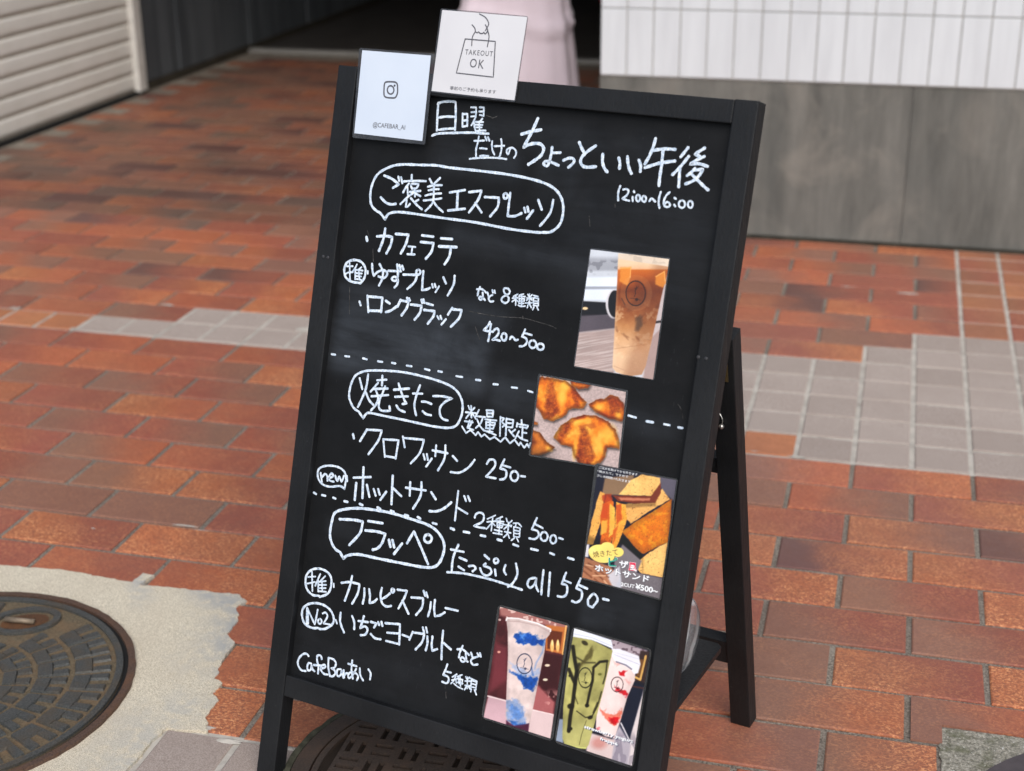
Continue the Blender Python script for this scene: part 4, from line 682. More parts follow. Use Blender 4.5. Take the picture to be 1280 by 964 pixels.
def smooth_path(tx):
    pts = []
    for t in tx.split():
        c = t.endswith('c'); x, y = t.rstrip('c').split(','); pts.append((float(x)*1e-4, float(y)*1e-4, c))
    if len(pts) < 3: return [(p[0], p[1]) for p in pts]
    closed = math.hypot(pts[0][0]-pts[-1][0], pts[0][1]-pts[-1][1]) < 5e-4 and not pts[0][2]
    out = []; n = len(pts)
    for i in range(n-1):
        p1, p2 = pts[i], pts[i+1]
        p0 = pts[i-1] if i > 0 else (pts[-2] if closed else p1)
        p3 = pts[i+2] if i+2 < n else (pts[1] if closed else p2)
        if p1[2]: p0 = p1
        if p2[2]: p3 = p2
        K = max(2, min(10, int(math.hypot(p2[0]-p1[0], p2[1]-p1[1])/.0016)+2))
        for k in range(K):
            t = k/K
            f = lambda a, b, c, d: .5*((2*b)+(-a+c)*t+(2*a-5*b+4*c-d)*t*t+(-a+3*b-3*c+d)*t**3)
            out.append((f(p0[0],p1[0],p2[0],p3[0]), f(p0[1],p1[1],p2[1],p3[1])))
    out.append((pts[-1][0], pts[-1][1])); return out
def ribbon(bm, path, w, d, seg=6, vary=.10):
    # flat raised stroke with round ends; d = depth of its face
    n = len(path); h = w/2; Lf, Rt = [], []; ph = random.uniform(0, 6)
    for i, (x, y) in enumerate(path):
        a = path[max(0, i-1)]; b = path[min(n-1, i+1)]; dx, dy = b[0]-a[0], b[1]-a[1]; l = math.hypot(dx, dy) or 1e-9
        nx, ny = -dy/l, dx/l; k = h*(1+vary*math.sin(ph+i*.9)+random.uniform(-vary, vary)*.4)
        Lf.append((x+nx*k, y+ny*k)); Rt.append((x-nx*k, y-ny*k))
    def V(p): return bm.verts.new(bl(p[0], p[1], d))
    lv = [V(p) for p in Lf]; rv = [V(p) for p in Rt]
    for i in range(n-1): bm.faces.new((rv[i], rv[i+1], lv[i+1], lv[i]))
    for end, (A, B) in ((0, (lv[0], rv[0])), (1, (rv[-1], lv[-1]))):
        x, y = path[0] if end == 0 else path[-1]
        o = path[1] if end == 0 else path[-2]; ang = math.atan2(y-o[1], x-o[0])
        arc = [V((x+h*math.cos(ang+q), y+h*math.sin(ang+q))) for q in [(-math.pi/2+math.pi*k/seg) for k in range(1, seg)]]
        # order so that the polygon closes with the two end vertices
        loop = [rv[0] if end == 0 else lv[-1]]
        first = arc if (Vector(arc[0].co)-Vector((B.co if end == 0 else A.co))).length < (Vector(arc[-1].co)-Vector((B.co if end == 0 else A.co))).length else arc[::-1]
        try: bm.faces.new([B if end == 0 else A]+first+[A if end == 0 else B])
        except ValueError: pass
zc = 0
for name, label, body in WRITING:
    if name.startswith('divider'):
        for st in body.split('/'):
            w, t = st.split(':'); zc += 1; bm = bmesh.new(); ribbon(bm, smooth_path(t), float(w)*.93e-4, DP-.00015-(zc % 400)*1.2e-6); bmesh.ops.recalc_face_normals(bm, faces=bm.faces); bm_obj('dash', bm, M['ink'], panel)
        continue
    bm = bmesh.new()
    for st in body.split('/'):
        w, t = st.split(':'); zc += 1
        ribbon(bm, smooth_path(t), float(w)*.93e-4, DP-.00015-(zc % 400)*1.2e-6)
    bmesh.ops.recalc_face_normals(bm, faces=bm.faces)
    o = bm_obj('handwriting', bm, M['ink'], panel); o['label'] = 'white ' + label
bm = bmesh.new()
for w, t in SCRATCHES:
    zc += 1; ribbon(bm, smooth_path(t), w*1e-4, DP-.0001-(zc % 400)*1e-6, vary=.3)
tag(bm_obj('scratches', bm, plain('pale_scratch', (.060,.058,.056), .8, .2, 0, .9, 160), panel), kind='stuff')

# screws, rear frame, shelf, hinges
def dome(name, u, v, r, parent=sign, m=M['screw']):
    bm = bmesh.new(); bmesh.ops.create_uvsphere(bm, u_segments=12, v_segments=8, radius=r)
    for x in bm.verts: x.co = bl(u+x.co.x, v+x.co.y, -.0002+x.co.z*.35)
    return bm_obj(name, bm, m, parent, True)
for u, v in ((.4718,.5827),(.4800,.5825),(.0095,.6245),(.0160,.6243)): dome('screw', u, v, .0020)
y1, z1, y2, z2 = .2330, .5580, .3678, 0.0      # outer front edge of the rear legs, top and foot
dl = Vector((0, y2-y1, z2-z1)).normalized(); pl = Vector((0, -dl.z, dl.y))
if pl.y < 0: pl = -pl
def rleg(u0):
    bm = bmesh.new(); t = Vector((u0, y1, z1)); b = Vector((u0, y2, .0005)); wv = Vector((.0256, 0, 0)); th_ = .0240
    tb = t+pl*th_; k = th_*pl.z/(-dl.z) if dl.z else 0; bb = b+pl*th_; bb = bb+dl*((bb.z-.0005)/(-dl.z))
    hexa(bm, [b, b+wv, bb+wv, bb, t, t+wv, tb+wv, tb]); bevel(bm, .0012, 2); return bm_obj('rear_leg', bm, M['wood'], sign)
rleg(DU); rleg(BW-DU-.0256)
def xbar(name, z, hgt, off=.003, tk=.016):
    bm = bmesh.new(); f = lambda zz: y1+(z1-zz)/(z1-z2)*(y2-y1)
    a, b = Vector((DU+.0258, f(z)+off, z)), Vector((DU+.0258, f(z+hgt)+off, z+hgt)); wv = Vector((BW-2*DU-.0516, 0, 0)); q = pl*tk
    hexa(bm, [a, a+wv, a+wv+q, a+q, b, b+wv, b+wv+q, b+q]); bevel(bm, .001, 2); return bm_obj(name, bm, M['wood'], sign)
xbar('rear_rail', .381, .020); xbar('rear_rail', .098, .034); xbar('rear_rail', .528, .024)
bm = bmesh.new()      # shelf with a clipped back corner
P = [(.004,.088),(BW-.003,.088),(BW-.003,.224),(BW-.009,.2295),(.004,.2295)]
tp = [bm.verts.new((x, y, .1985)) for x, y in P]; bt = [bm.verts.new((x, y, .1905)) for x, y in P]
bm.faces.new(tp); bm.faces.new(bt[::-1])
for i in range(5): bm.faces.new((bt[i], bt[(i+1) % 5], tp[(i+1) % 5], tp[i]))
bevel(bm, .0008, 1); bm_obj('shelf', bm, M['wood'], sign)
bm = bmesh.new(); box(bm, .06, BW-.06, .235, .300, .150, .170); bevel(bm, .0008, 1); bm_obj('shelf_bearer', bm, M['wood'], sign)
for u0 in (DU, BW-DU-.0256):
    bm = bmesh.new()
    a = bl(u0+.006, .575, TH_+.0005); b = Vector((u0+.006, y1-.002, z1-.012)); c = b+dl*.040; wv = Vector((.014, 0, 0)); e = bl(u0+.006, .535, TH_+.0005)
    for s_, t_ in ((a+Vector((0,.001,-.006)), e), (b, c)):
        q = Vector((0, .0014, 0)); hexa(bm, [t_, t_+wv, t_+wv+q, t_+q, s_, s_+wv, s_+wv+q, s_+q])
    m_ = (a+b)/2; cyl(bm, m_+Vector((-.001,.002,-.004)), m_+Vector((.015,.002,-.004)), .0028, seg=12)
    bm_obj('hinge', bm, M['brass'], sign)
    # hook and its loose cord
    zz = .4510; yy = y1+(z1-.451)/(z1-z2)*(y2-y1); bm = bmesh.new(); bmesh.ops.create_uvsphere(bm, u_segments=14, v_segments=10, radius=.0030, matrix=Matrix.Translation((u0+.0100 if u0 > .1 else u0+.02, yy-.004, zz-.002)))
    bm_obj('hook', bm, M['steel'], sign, True)
    bm = bmesh.new(); pr = None
    for i in range(9):
        t = i/8; p = Vector(((u0+.0100 if u0 > .1 else u0+.02)-.004*(1-t)**2+.0015*math.sin(t*3), yy-.004, zz+.014*(1-t)))
        if pr is not None: cyl(bm, pr, p, .0006, seg=6)
        pr = p
    bm_obj('hook_wire', bm, M['steel'], sign)

# water bottle lying on the shelf
bt_ = empty('water_bottle', SM @ Vector((BW-.012, .148, .1990)), BYAW); tag(bt_, 'clear plastic bottle lying on the shelf behind the sign, ribbed base outwards', 'bottle')
prof = [(0.0,0),(.018,-.001),(.034,.001),(.043,.007),(.0465,.016),(.0470,.026),(.0450,.031),(.0470,.037),(.0470,.050),(.0450,.055),(.0470,.061),(.0470,.074),(.0450,.079),(.0470,.085),(.0470,.150),(.0440,.170),(.032,.195),(.016,.215),(.0135,.222),(.0135,.240)]
bm = bmesh.new(); S_ = 40; R_ = []
for r, x in prof:
    row = []
    for i in range(S_):
        q = 2*math.pi*i/S_; rr = r; row.append(bm.verts.new((-x, rr*math.cos(q), .0470+rr*math.sin(q))))
    R_.append(row)
for a, b in zip(R_[:-1], R_[1:]):
    for i in range(S_): bm.faces.new((a[i], a[(i+1) % S_], b[(i+1) % S_], b[i]))
bm.faces.new(R_[-1]); bmesh.ops.remove_doubles(bm, verts=bm.verts, dist=1e-5); bmesh.ops.recalc_face_normals(bm, faces=bm.faces)
bm_obj('bottle_body', bm, M['bottle'], bt_, True)
bm = bmesh.new(); cyl(bm, (-.232, 0, .047), (-.247, 0, .047), .0155, seg=24); bm_obj('cap', bm, plain('white_plastic', (.7,.7,.7), .4), bt_)

# ------------------------------------------------------------------ laminated prints
def vnoise(X, Y, s, seed):
    x = X/s; y = Y/s; xi = np.floor(x).astype(int); yi = np.floor(y).astype(int); fx = x-xi; fy = y-yi
    fx = fx*fx*(3-2*fx); fy = fy*fy*(3-2*fy)
    def h(a, b):
        v = np.sin(a*127.1+b*311.7+seed*74.7)*43758.5453; return v-np.floor(v)
    return (h(xi,yi)*(1-fx)+h(xi+1,yi)*fx)*(1-fy)+(h(xi,yi+1)*(1-fx)+h(xi+1,yi+1)*fx)*fy
def fbm(X, Y, s, seed): return .5*vnoise(X, Y, s, seed)+.3*vnoise(X, Y, s/2, seed+1)+.2*vnoise(X, Y, s/4, seed+2)
class Paint:
    def __init__(s, X, Y, base): s.X, s.Y = X, Y; s.c = np.ones(X.shape+(3,))*np.array(base)/255.
    def put(s, mask, col):
        col = np.array(col, float)/255. if not (isinstance(col, np.ndarray) and col.ndim > 1) else col
        mask = np.clip(mask, 0, 1)[..., None]; s.c = s.c*(1-mask)+col*mask
    def seg(s, ax, ay, bx, by):
        dx, dy = bx-ax, by-ay; t = np.clip(((s.X-ax)*dx+(s.Y-ay)*dy)/(dx*dx+dy*dy+1e-9), 0, 1)
        return np.hypot(s.X-ax-t*dx, s.Y-ay-t*dy)
    def poly_mask(s, pts, soft=6, wob=0, seed=0):
        ins = np.zeros(s.X.shape, bool); dist = np.full(s.X.shape, 1e9); n = len(pts)
        X, Y = s.X, s.Y
        if wob: X = X+(fbm(X, Y, 30, seed)-.5)*wob; Y = Y+(fbm(s.X, s.Y, 30, seed+9)-.5)*wob
        for i in range(n):
            (x1, y1), (x2, y2) = pts[i], pts[(i+1) % n]
            cond = ((y1 > Y) != (y2 > Y)); ins ^= cond & (X < (x2-x1)*(Y-y1)/((y2-y1) if y2 != y1 else 1e-9)+x1)
            dx, dy = x2-x1, y2-y1; t = np.clip(((X-x1)*dx+(Y-y1)*dy)/(dx*dx+dy*dy+1e-9), 0, 1)
            dist = np.minimum(dist, np.hypot(X-x1-t*dx, Y-y1-t*dy))
        return np.clip(.5+np.where(ins, dist, -dist)/soft, 0, 1)
    def poly(s, pts, col, soft=6, a=1, wob=0, seed=0): m = s.poly_mask(pts, soft, wob, seed)*a; s.put(m, col); return m
    def ell(s, cx, cy, rx, ry, col, soft=.15, a=1, rot=0):
        x, y = s.X-cx, s.Y-cy; c, q = math.cos(rot), math.sin(rot); x, y = x*c+y*q, -x*q+y*c
        d = np.hypot(x/rx, y/ry); s.put(np.clip((1-d)/soft+.5, 0, 1)*a, col)
    def ringe(s, cx, cy, rx, ry, w, col, a=1):
        d = np.abs(np.hypot((s.X-cx)/rx, (s.Y-cy)/ry)-1)*min(rx, ry); s.put(np.clip((w-d)/2+.5, 0, 1)*a, col)
    def line(s, pts, w, col, a=1, soft=3):
        d = np.full(s.X.shape, 1e9)
        for (x1, y1), (x2, y2) in zip(pts[:-1], pts[1:]): d = np.minimum(d, s.seg(x1, y1, x2, y2))
        s.put(np.clip((w/2-d)/soft+.5, 0, 1)*a, col)
    def mul(s, m, k): s.c = s.c*(1-np.clip(m, 0, 1)[..., None]*(1-k))
def logo(p, cx, cy, rx, ry, w=2.6, col=(50,40,38)):
    p.ringe(cx, cy, rx, ry, w, col, .85)
    p.line([(cx+.1*rx, cy-.55*ry), (cx-.05*rx, cy-.2*ry), (cx, cy), (cx-.15*rx, cy+.3*ry)], w*1.4, col, .8, 2)
    p.line([(cx-.15*rx, cy-.45*ry), (cx+.05*rx, cy-.3*ry), (cx+.3*rx, cy-.6*ry)], w, col, .7, 2)
    p.line([(cx-.55*rx, cy+.4*ry), (cx+.1*rx, cy+.45*ry), (cx+.5*rx, cy+.55*ry)], w*1.1, col, .8, 2)
    p.ell(cx+.1*rx, cy+.5*ry, .16*rx, .13*ry, col, .5, .7)
def paint_coffee(X, Y):
    p = Paint(X, Y, (205,208,214))
    p.put(sm(95, 130, Y)*(1-sm(185, 205, Y))*.6, (150,150,156)); p.put((vnoise(X, Y, 22, 3) > .55)*sm(120,140,Y)*(1-sm(190,230,Y))*.35, (90,90,96))
    p.put(sm(225, 245, Y)*(1-sm(372, 388, Y)), (228,234,244)); p.put(sm(290, 298, Y)*(1-sm(306, 318, Y))*.8, (150,152,160))
    p.poly([(120,385),(380,400),(380,470),(100,490)], (38,34,36), 8); p.poly([(100,480),(370,470),(370,560),(100,590)], (98,90,96), 14)
    p.poly([(80,590),(360,560),(345,900),(60,860)], (176,156,150), 16)
    st = vnoise(X*.25+Y*.9, Y*2.2+X*.35, 13, 5); p.put(sm(580, 610, Y+(X-100)*.1)*np.clip((st-.45)*1.6, 0, .55), (222,208,202))
    p.ell(160, 433, 18, 9, (235,205,160), .5)
    p.ell(345, 405, 52, 92, (215,210,212), .12); p.ell(352, 405, 44, 86, (34,30,32), .12)
    p.poly([(640,200),(720,100),(700,890),(520,890)], (200,186,184), 10); p.poly([(600,515),(660,505),(660,520),(600,530)], (60,50,50), 6); p.poly([(560,640),(640,560),(600,900),(530,890)], (176,152,146), 10)
    p.poly([(372,85),(700,110),(692,190),(372,160)], (226,208,188), 6); p.put((vnoise(X, Y, 30, 8) > .6)*(Y < 150)*(X > 380)*.35, (180,165,150))
    cup = [(372,120),(692,170),(650,330),(600,560),(545,800),(520,855),(440,866),(360,840),(336,810),(350,560),(362,330)]
    m = p.poly_mask(cup, 5)
    t = np.clip((Y-150)/700, 0, 1); ks = [0,.045,.06,.12,.26,.42,.55,.68,.85,1]
    cs = [(235,205,170),(236,190,150),(205,115,48),(186,100,44),(122,66,36),(158,96,58),(196,140,92),(216,168,124),(230,192,156),(224,186,152)]
    tt = t+(fbm(X, Y, 90, 12)-.5)*.16*sm(.05, .2, t); col = np.stack([np.interp(tt, ks, [c[i] for c in cs]) for i in range(3)], -1)/255.
    p.put(m, col)
    sw = fbm(X+60*np.sin(Y/70), Y, 70, 21); p.put(m*np.clip((sw-.56)*4, 0, .6)*sm(250, 400, Y)*(1-sm(620, 700, Y)), (120,74,50))
    p.put(m*np.clip((fbm(X, Y, 40, 31)-.58)*4, 0, .5)*sm(350, 500, Y), (240,205,165))
    p.put(m*sm(600, 690, X+Y*.28)*.35, (120,70,45)); p.put(m*(1-sm(350, 385, X+(Y-150)*.02))*.4, (240,210,180))
    for q in ([(385,175),(455,170),(450,240),(430,290),(380,260)], [(605,230),(665,195),(672,270),(650,305),(610,280)]): p.poly(q, (226,146,66), 10, .9, 12); 
    p.line([(385,180),(452,176),(448,240)], 5, (245,190,120), .7); p.line([(610,232),(664,200),(666,262)], 5, (245,190,120), .7)
    p.ringe(486, 335, 84, 96, 16, (220,170,130), .14); logo(p, 483, 338, 61, 78, 3.2)
    p.poly([(480,490),(520,480),(525,540),(500,580),(482,570)], (90,70,58), 18, .7, 20); p.line([(350,690),(560,660)], 4, (170,120,85), .5); p.line([(395,370),(415,410)], 7, (60,44,40), .6)
    p.line([(345,800),(430,835),(520,825)], 4, (190,150,125), .7)
    return p.c
def paint_croissant(X, Y):
    g = fbm(X, Y, 9, 3)[..., None]; p = Paint(X, Y, (190,170,165)); p.c = p.c*(.86+.28*g)
    def bun(pts, base, ridges, seed, hl):
        m = p.poly_mask(pts, 7, 18, seed)
        sh = p.poly_mask([(x+5, y+14) for x, y in pts], 22); p.mul(sh*(1-m), .48)
        n = fbm(X, Y, 90, seed)*.6+.36*p.poly_mask(pts, 200, 30, seed); f = fbm(X, Y, 9, seed+4)
        col = np.stack([np.interp(n, [.12,.36,.54,.76], [c[i] for c in base]) for i in range(3)], -1)/255.*(.90+.18*f[..., None]); p.put(m, col)
        for (x, y, rx, ry, ro) in hl: p.ell(x, y, rx, ry, (255,200,90), 1.2, .75, ro)
        for rd in ridges:
            rm = p.poly_mask(rd, 26, 26, seed+2)*m; p.put(rm*(.55+.45*fbm(X, Y, 26, seed+6)), np.stack([np.interp(.5*f+.5*fbm(X, Y, 34, seed+5), [.3,.5,.7], v) for v in ([112,150,196],[46,66,98],[18,24,34])], -1)/255.)
        e = p.poly_mask([(x, y) for x, y in pts], 70, 18, seed); p.mul(m*(1-sm(.5, .95, e)), .60)
    base = [(118,42,12),(196,88,22),(234,134,38),(252,188,86)]
    bun([(370,90),(520,120),(500,150),(430,158),(380,130)], base, [], 41, [])
    bun([(110,90),(160,60),(235,78),(330,90),(395,140),(440,200),(488,250),(470,290),(360,300),(335,345),(245,388),(175,368),(150,320),(112,270)], base, [[(205,110),(250,100),(262,200),(290,320),(240,372),(178,352)],[(375,130),(410,160),(440,270),(400,280)]], 11, [(310,210,26,80,.1),(340,140,30,30,0)])
    bun([(505,265),(550,235),(620,225),(660,195),(710,210),(752,250),(770,330),(742,388),(640,365),(560,325),(515,290)], base, [[(630,215),(680,200),(720,260),(740,330),(660,330)]], 17, [(580,285,30,25,.3),(715,330,20,40,0)])
    bun([(72,440),(140,465),(200,540),(258,582),(190,625),(72,660)], [(60,28,16),(120,62,28),(190,110,40),(220,140,60)], [], 23, [(215,590,24,14,.5)])
    bun([(80,370),(130,395),(128,415),(84,415)], base, [], 29, [])
    bun([(245,505),(300,420),(370,372),(470,340),(560,348),(640,385),(700,455),(726,540),(718,585),(635,578),(620,640),(590,690),(520,712),(440,700),(395,640),(378,575),(310,560)], base, [[(442,430),(485,425),(512,520),(548,640),(520,700),(440,702),(410,660),(435,540)],[(330,400),(400,380),(360,470),(300,540),(260,510)]], 31, [(505,430,22,50,-.2),(405,600,16,60,.1),(640,480,50,60,.4),(575,560,22,70,-.5),(430,390,60,14,-.2)])
    p.poly([(430,420),(470,412),(545,400),(560,430),(520,450),(490,425),(440,440)], (176,84,30), 14, .6, 14)
    p.mul(sm(560, 700, Y)*(1-sm(90, 330, X)), .35); p.mul((1-sm(60,140,Y))*(1-sm(110,190,X))*.8, .5)
    return p.c
def paint_sandwich(X, Y):
    p = Paint(X, Y, (34,32,52))
    p.poly([(235,140),(420,120),(420,250),(215,245)], (146,118,92), 12); p.poly([(560,110),(700,150),(690,300),(600,230)], (104,98,110), 16)
    def bread(pts, c1, c2, seed, soft=5):
        m = p.poly_mask(pts, soft, 8, seed); n = fbm(X, Y, 60, seed); f = fbm(X, Y, 8, seed+3)
        col = (np.array(c1)*(1-n[..., None])+np.array(c2)*n[..., None])/255.*(.90+.18*f[..., None]); p.put(m, col)
        sp = (vnoise(X, Y, 7, seed+8) > .86)*m*.5; p.put(sp, (120,80,50)); return m
    bread([(345,305),(545,290),(600,205),(645,275),(520,350),(400,428),(372,395)], (246,196,122), (226,166,96), 3)
    bread([(325,245),(400,155),(470,118),(588,138),(588,205),(560,262),(530,255),(420,250)], (250,208,132), (232,178,104), 5)
    p.poly([(280,250),(530,255),(590,170),(592,235),(552,300),(420,300),(320,285)], (128,62,40), 6, 1, 8, 3); p.poly([(320,262),(525,268),(520,284),(340,280)], (214,140,110), 6, .8, 10, 4)
    p.mul(p.poly_mask([(340,300),(560,296),(560,318),(350,330)], 16)*.7, .55)
    p.poly([(350,500),(470,620),(480,660),(455,665),(325,545)], (20,16,24), 8)
    m = bread([(345,480),(420,425),(560,340),(660,270),(650,400),(635,545),(560,580),(478,622),(420,570)], (240,150,24), (216,110,16), 9)
    p.put(m*np.clip((fbm(X, Y, 26, 61)-.5)*3, 0, .6), (252,180,60)); p.mul(m*(1-p.poly_mask([(370,485),(560,360),(640,295),(625,530),(480,600)], 50))*.6, .6)
    bread([(478,640),(560,585),(632,545),(605,770),(470,745),(440,715),(450,670)], (252,206,132), (236,182,110), 13); p.mul(p.poly_mask([(468,640),(482,640),(482,745),(472,745)], 8)*.5, .6)
    bread([(205,225),(235,240),(215,400),(160,560),(120,560),(150,420),(180,300)], (240,190,110), (226,160,80), 15)
    bread([(250,250),(290,290),(300,470),(260,600),(200,590),(215,480),(205,380)], (228,128,40), (200,90,26), 19)
    bread([(268,300),(300,330),(300,480),(262,520)], (250,196,96), (240,170,70), 23); bread([(310,290),(368,310),(378,400),(330,540),(300,600),(275,580),(300,450)], (250,190,90), (232,150,52), 27)
    for q, c in (([(215,250),(275,240),(285,275),(230,300)], (180,70,34)), ([(222,300),(262,300),(250,395),(212,390)], (206,84,30)), ([(306,310),(340,300),(345,400),(308,440)], (196,84,30)), ([(215,410),(255,405),(250,480),(205,500)], (240,180,80)), ([(290,470),(318,440),(300,540),(285,560)], (206,96,40))): p.poly(q, c, 10, .85, 14, 7)
    p.mul(p.poly_mask([(130,500),(280,560),(250,600),(110,560)], 24)*.7, .5)
    p.poly([(300,640),(350,560),(470,665),(440,740),(600,775),(640,800),(600,920),(280,900)], (128,120,124), 10); p.put(sm(330, 400, X)*sm(760, 800, Y)*(vnoise(X, Y, 7, 71))*.25, (70,66,72))
    p.poly([(90,560),(135,560),(130,640),(100,640)], (214,210,214), 8); p.poly([(100,640),(160,660),(270,700),(330,760),(300,850),(80,790)], (176,122,92), 12, 1, 14, 5)
    p.poly([(250,760),(330,700),(345,830),(300,860)], (206,206,214), 12, .9)
    for a, b in (((105,700),(150,730)),((100,730),(150,770)),((175,740),(230,790)),((200,730),(260,770)),((170,780),(215,820)),((130,680),(180,710))): p.line([a, b], 11, (122,74,52), .7, 6)
    for a, b in (((115,690),(160,700)),((160,760),(240,760)),((230,790),(255,820))): p.line([a, b], 8, (232,186,150), .8, 6)
    p.ell(215, 620, 86, 56, (250,222,128), .06, 1, .25); p.ell(250, 582, 46, 36, (250,222,128), .1); p.ell(320, 610, 36, 30, (248,218,122), .1); p.ell(155, 600, 24, 20, (250,226,140), .2)
    return p.c
def paint_blue(X, Y):
    p = Paint(X, Y, (78,38,42)); n = fbm(X, Y, 60, 3); p.put(np.clip((n-.4)*2, 0, .5), (112,60,62))
    p.poly([(170,85),(420,140),(610,210),(600,260),(480,215),(180,150)], (206,150,140), 20, .7); p.put((vnoise(X, Y, 16, 9) > .62)*(Y < 90+.32*(X-100)+90)*.7, (240,215,205))
    p.poly([(470,210),(605,225),(580,395),(470,370)], (196,120,66), 8); p.poly([(480,240),(575,255),(560,370),(480,360)], (110,58,36), 8)
    for x in (510, 545): p.ell(x, 345, 12, 34, (240,190,120), .5); p.ell(x+1, 322, 6, 20, (255,225,160), .5)
    p.line([(597,212),(575,395)], 8, (236,190,120), .9)
    p.poly([(455,385),(570,405),(520,715),(430,560)], (74,36,40), 8); p.ell(480, 465, 16, 8, (235,215,190), .5); p.ell(467, 556, 15, 8, (225,215,190), .5)
    p.poly([(150,320),(225,350),(225,560),(110,640)], (118,60,66), 30); p.ell(172, 380, 10, 7, (230,170,150), .6)
    p.poly([(105,655),(225,690),(225,850),(70,800)], (206,172,178), 10); p.line([(100,660),(222,692)], 8, (244,226,222), .9)
    p.poly([(390,560),(525,700),(515,780),(380,750)], (170,104,104), 16); p.poly([(380,745),(520,780),(500,935),(355,890)], (220,196,194), 10); p.line([(385,748),(516,778)], 7, (244,226,222), .9)
    p.put(sm(440, 500, X)*(vnoise(X, Y, 18, 33) > .6)*sm(600, 650, Y)*(1-sm(740,760,Y))*.5, (230,180,170))
    cup = [(218,170),(250,160),(400,190),(505,235),(495,270),(470,300),(462,380),(425,560),(385,760),(365,835),(300,860),(240,845),(215,800),(222,600),(230,400),(228,250)]
    m = p.poly_mask(cup, 5); g_ = fbm(X, Y, 60, 5)[..., None]; p.put(m, np.array((226,206,200))/255.*(.86+.24*g_)); p.mul(m*sm(430, 500, X+Y*.12)*.3, .7); p.mul(m*(1-sm(225, 250, X))*.35, .75)
    p.line([(218,180),(225,165),(300,170),(420,200),(500,238),(500,250)], 9, (242,236,234), .95); p.line([(232,185),(300,188),(420,215),(490,252)], 6, (186,160,156), .8)
    w = fbm(X, Y, 20, 15)
    def blue(pts, k, seed, col=(22,74,150)): mm = p.poly_mask(pts, 14, 46, seed)*m; p.put(mm*k, np.array(col)/255.*(.8+.5*w[..., None]))
    blue([(262,300),(300,250),(340,262),(400,275),(462,300),(455,345),(400,340),(340,322),(300,325)], .95, 3); blue([(300,262),(340,258),(335,300),(310,300)], .6, 4, (110,150,205))
    blue([(245,500),(290,520),(350,540),(430,530),(425,565),(400,600),(370,625),(330,615),(310,580),(280,545)], .92, 5); blue([(240,440),(300,470),(370,520),(430,480),(440,540),(300,530)], .45, 6, (120,160,215))
    p.line([(462,310),(450,380),(410,450),(400,490)], 10, (110,150,205), .55, 8); p.line([(380,480),(390,530)], 12, (50,100,175), .6, 10)
    blue([(222,680),(280,690),(330,720),(350,830),(280,850),(225,810)], .55, 8, (96,140,200)); blue([(250,720),(310,730),(320,800),(260,810)], .5, 9, (60,110,180)); blue([(222,800),(300,830),(365,825),(350,850),(260,855)], .8, 10, (40,90,160))
    p.poly([(218,815),(270,850),(365,835),(360,890),(218,850)], (88,44,70), 8, .9)
    logo(p, 336, 455, 48, 63, 3.0, (46,56,84))
    return p.c
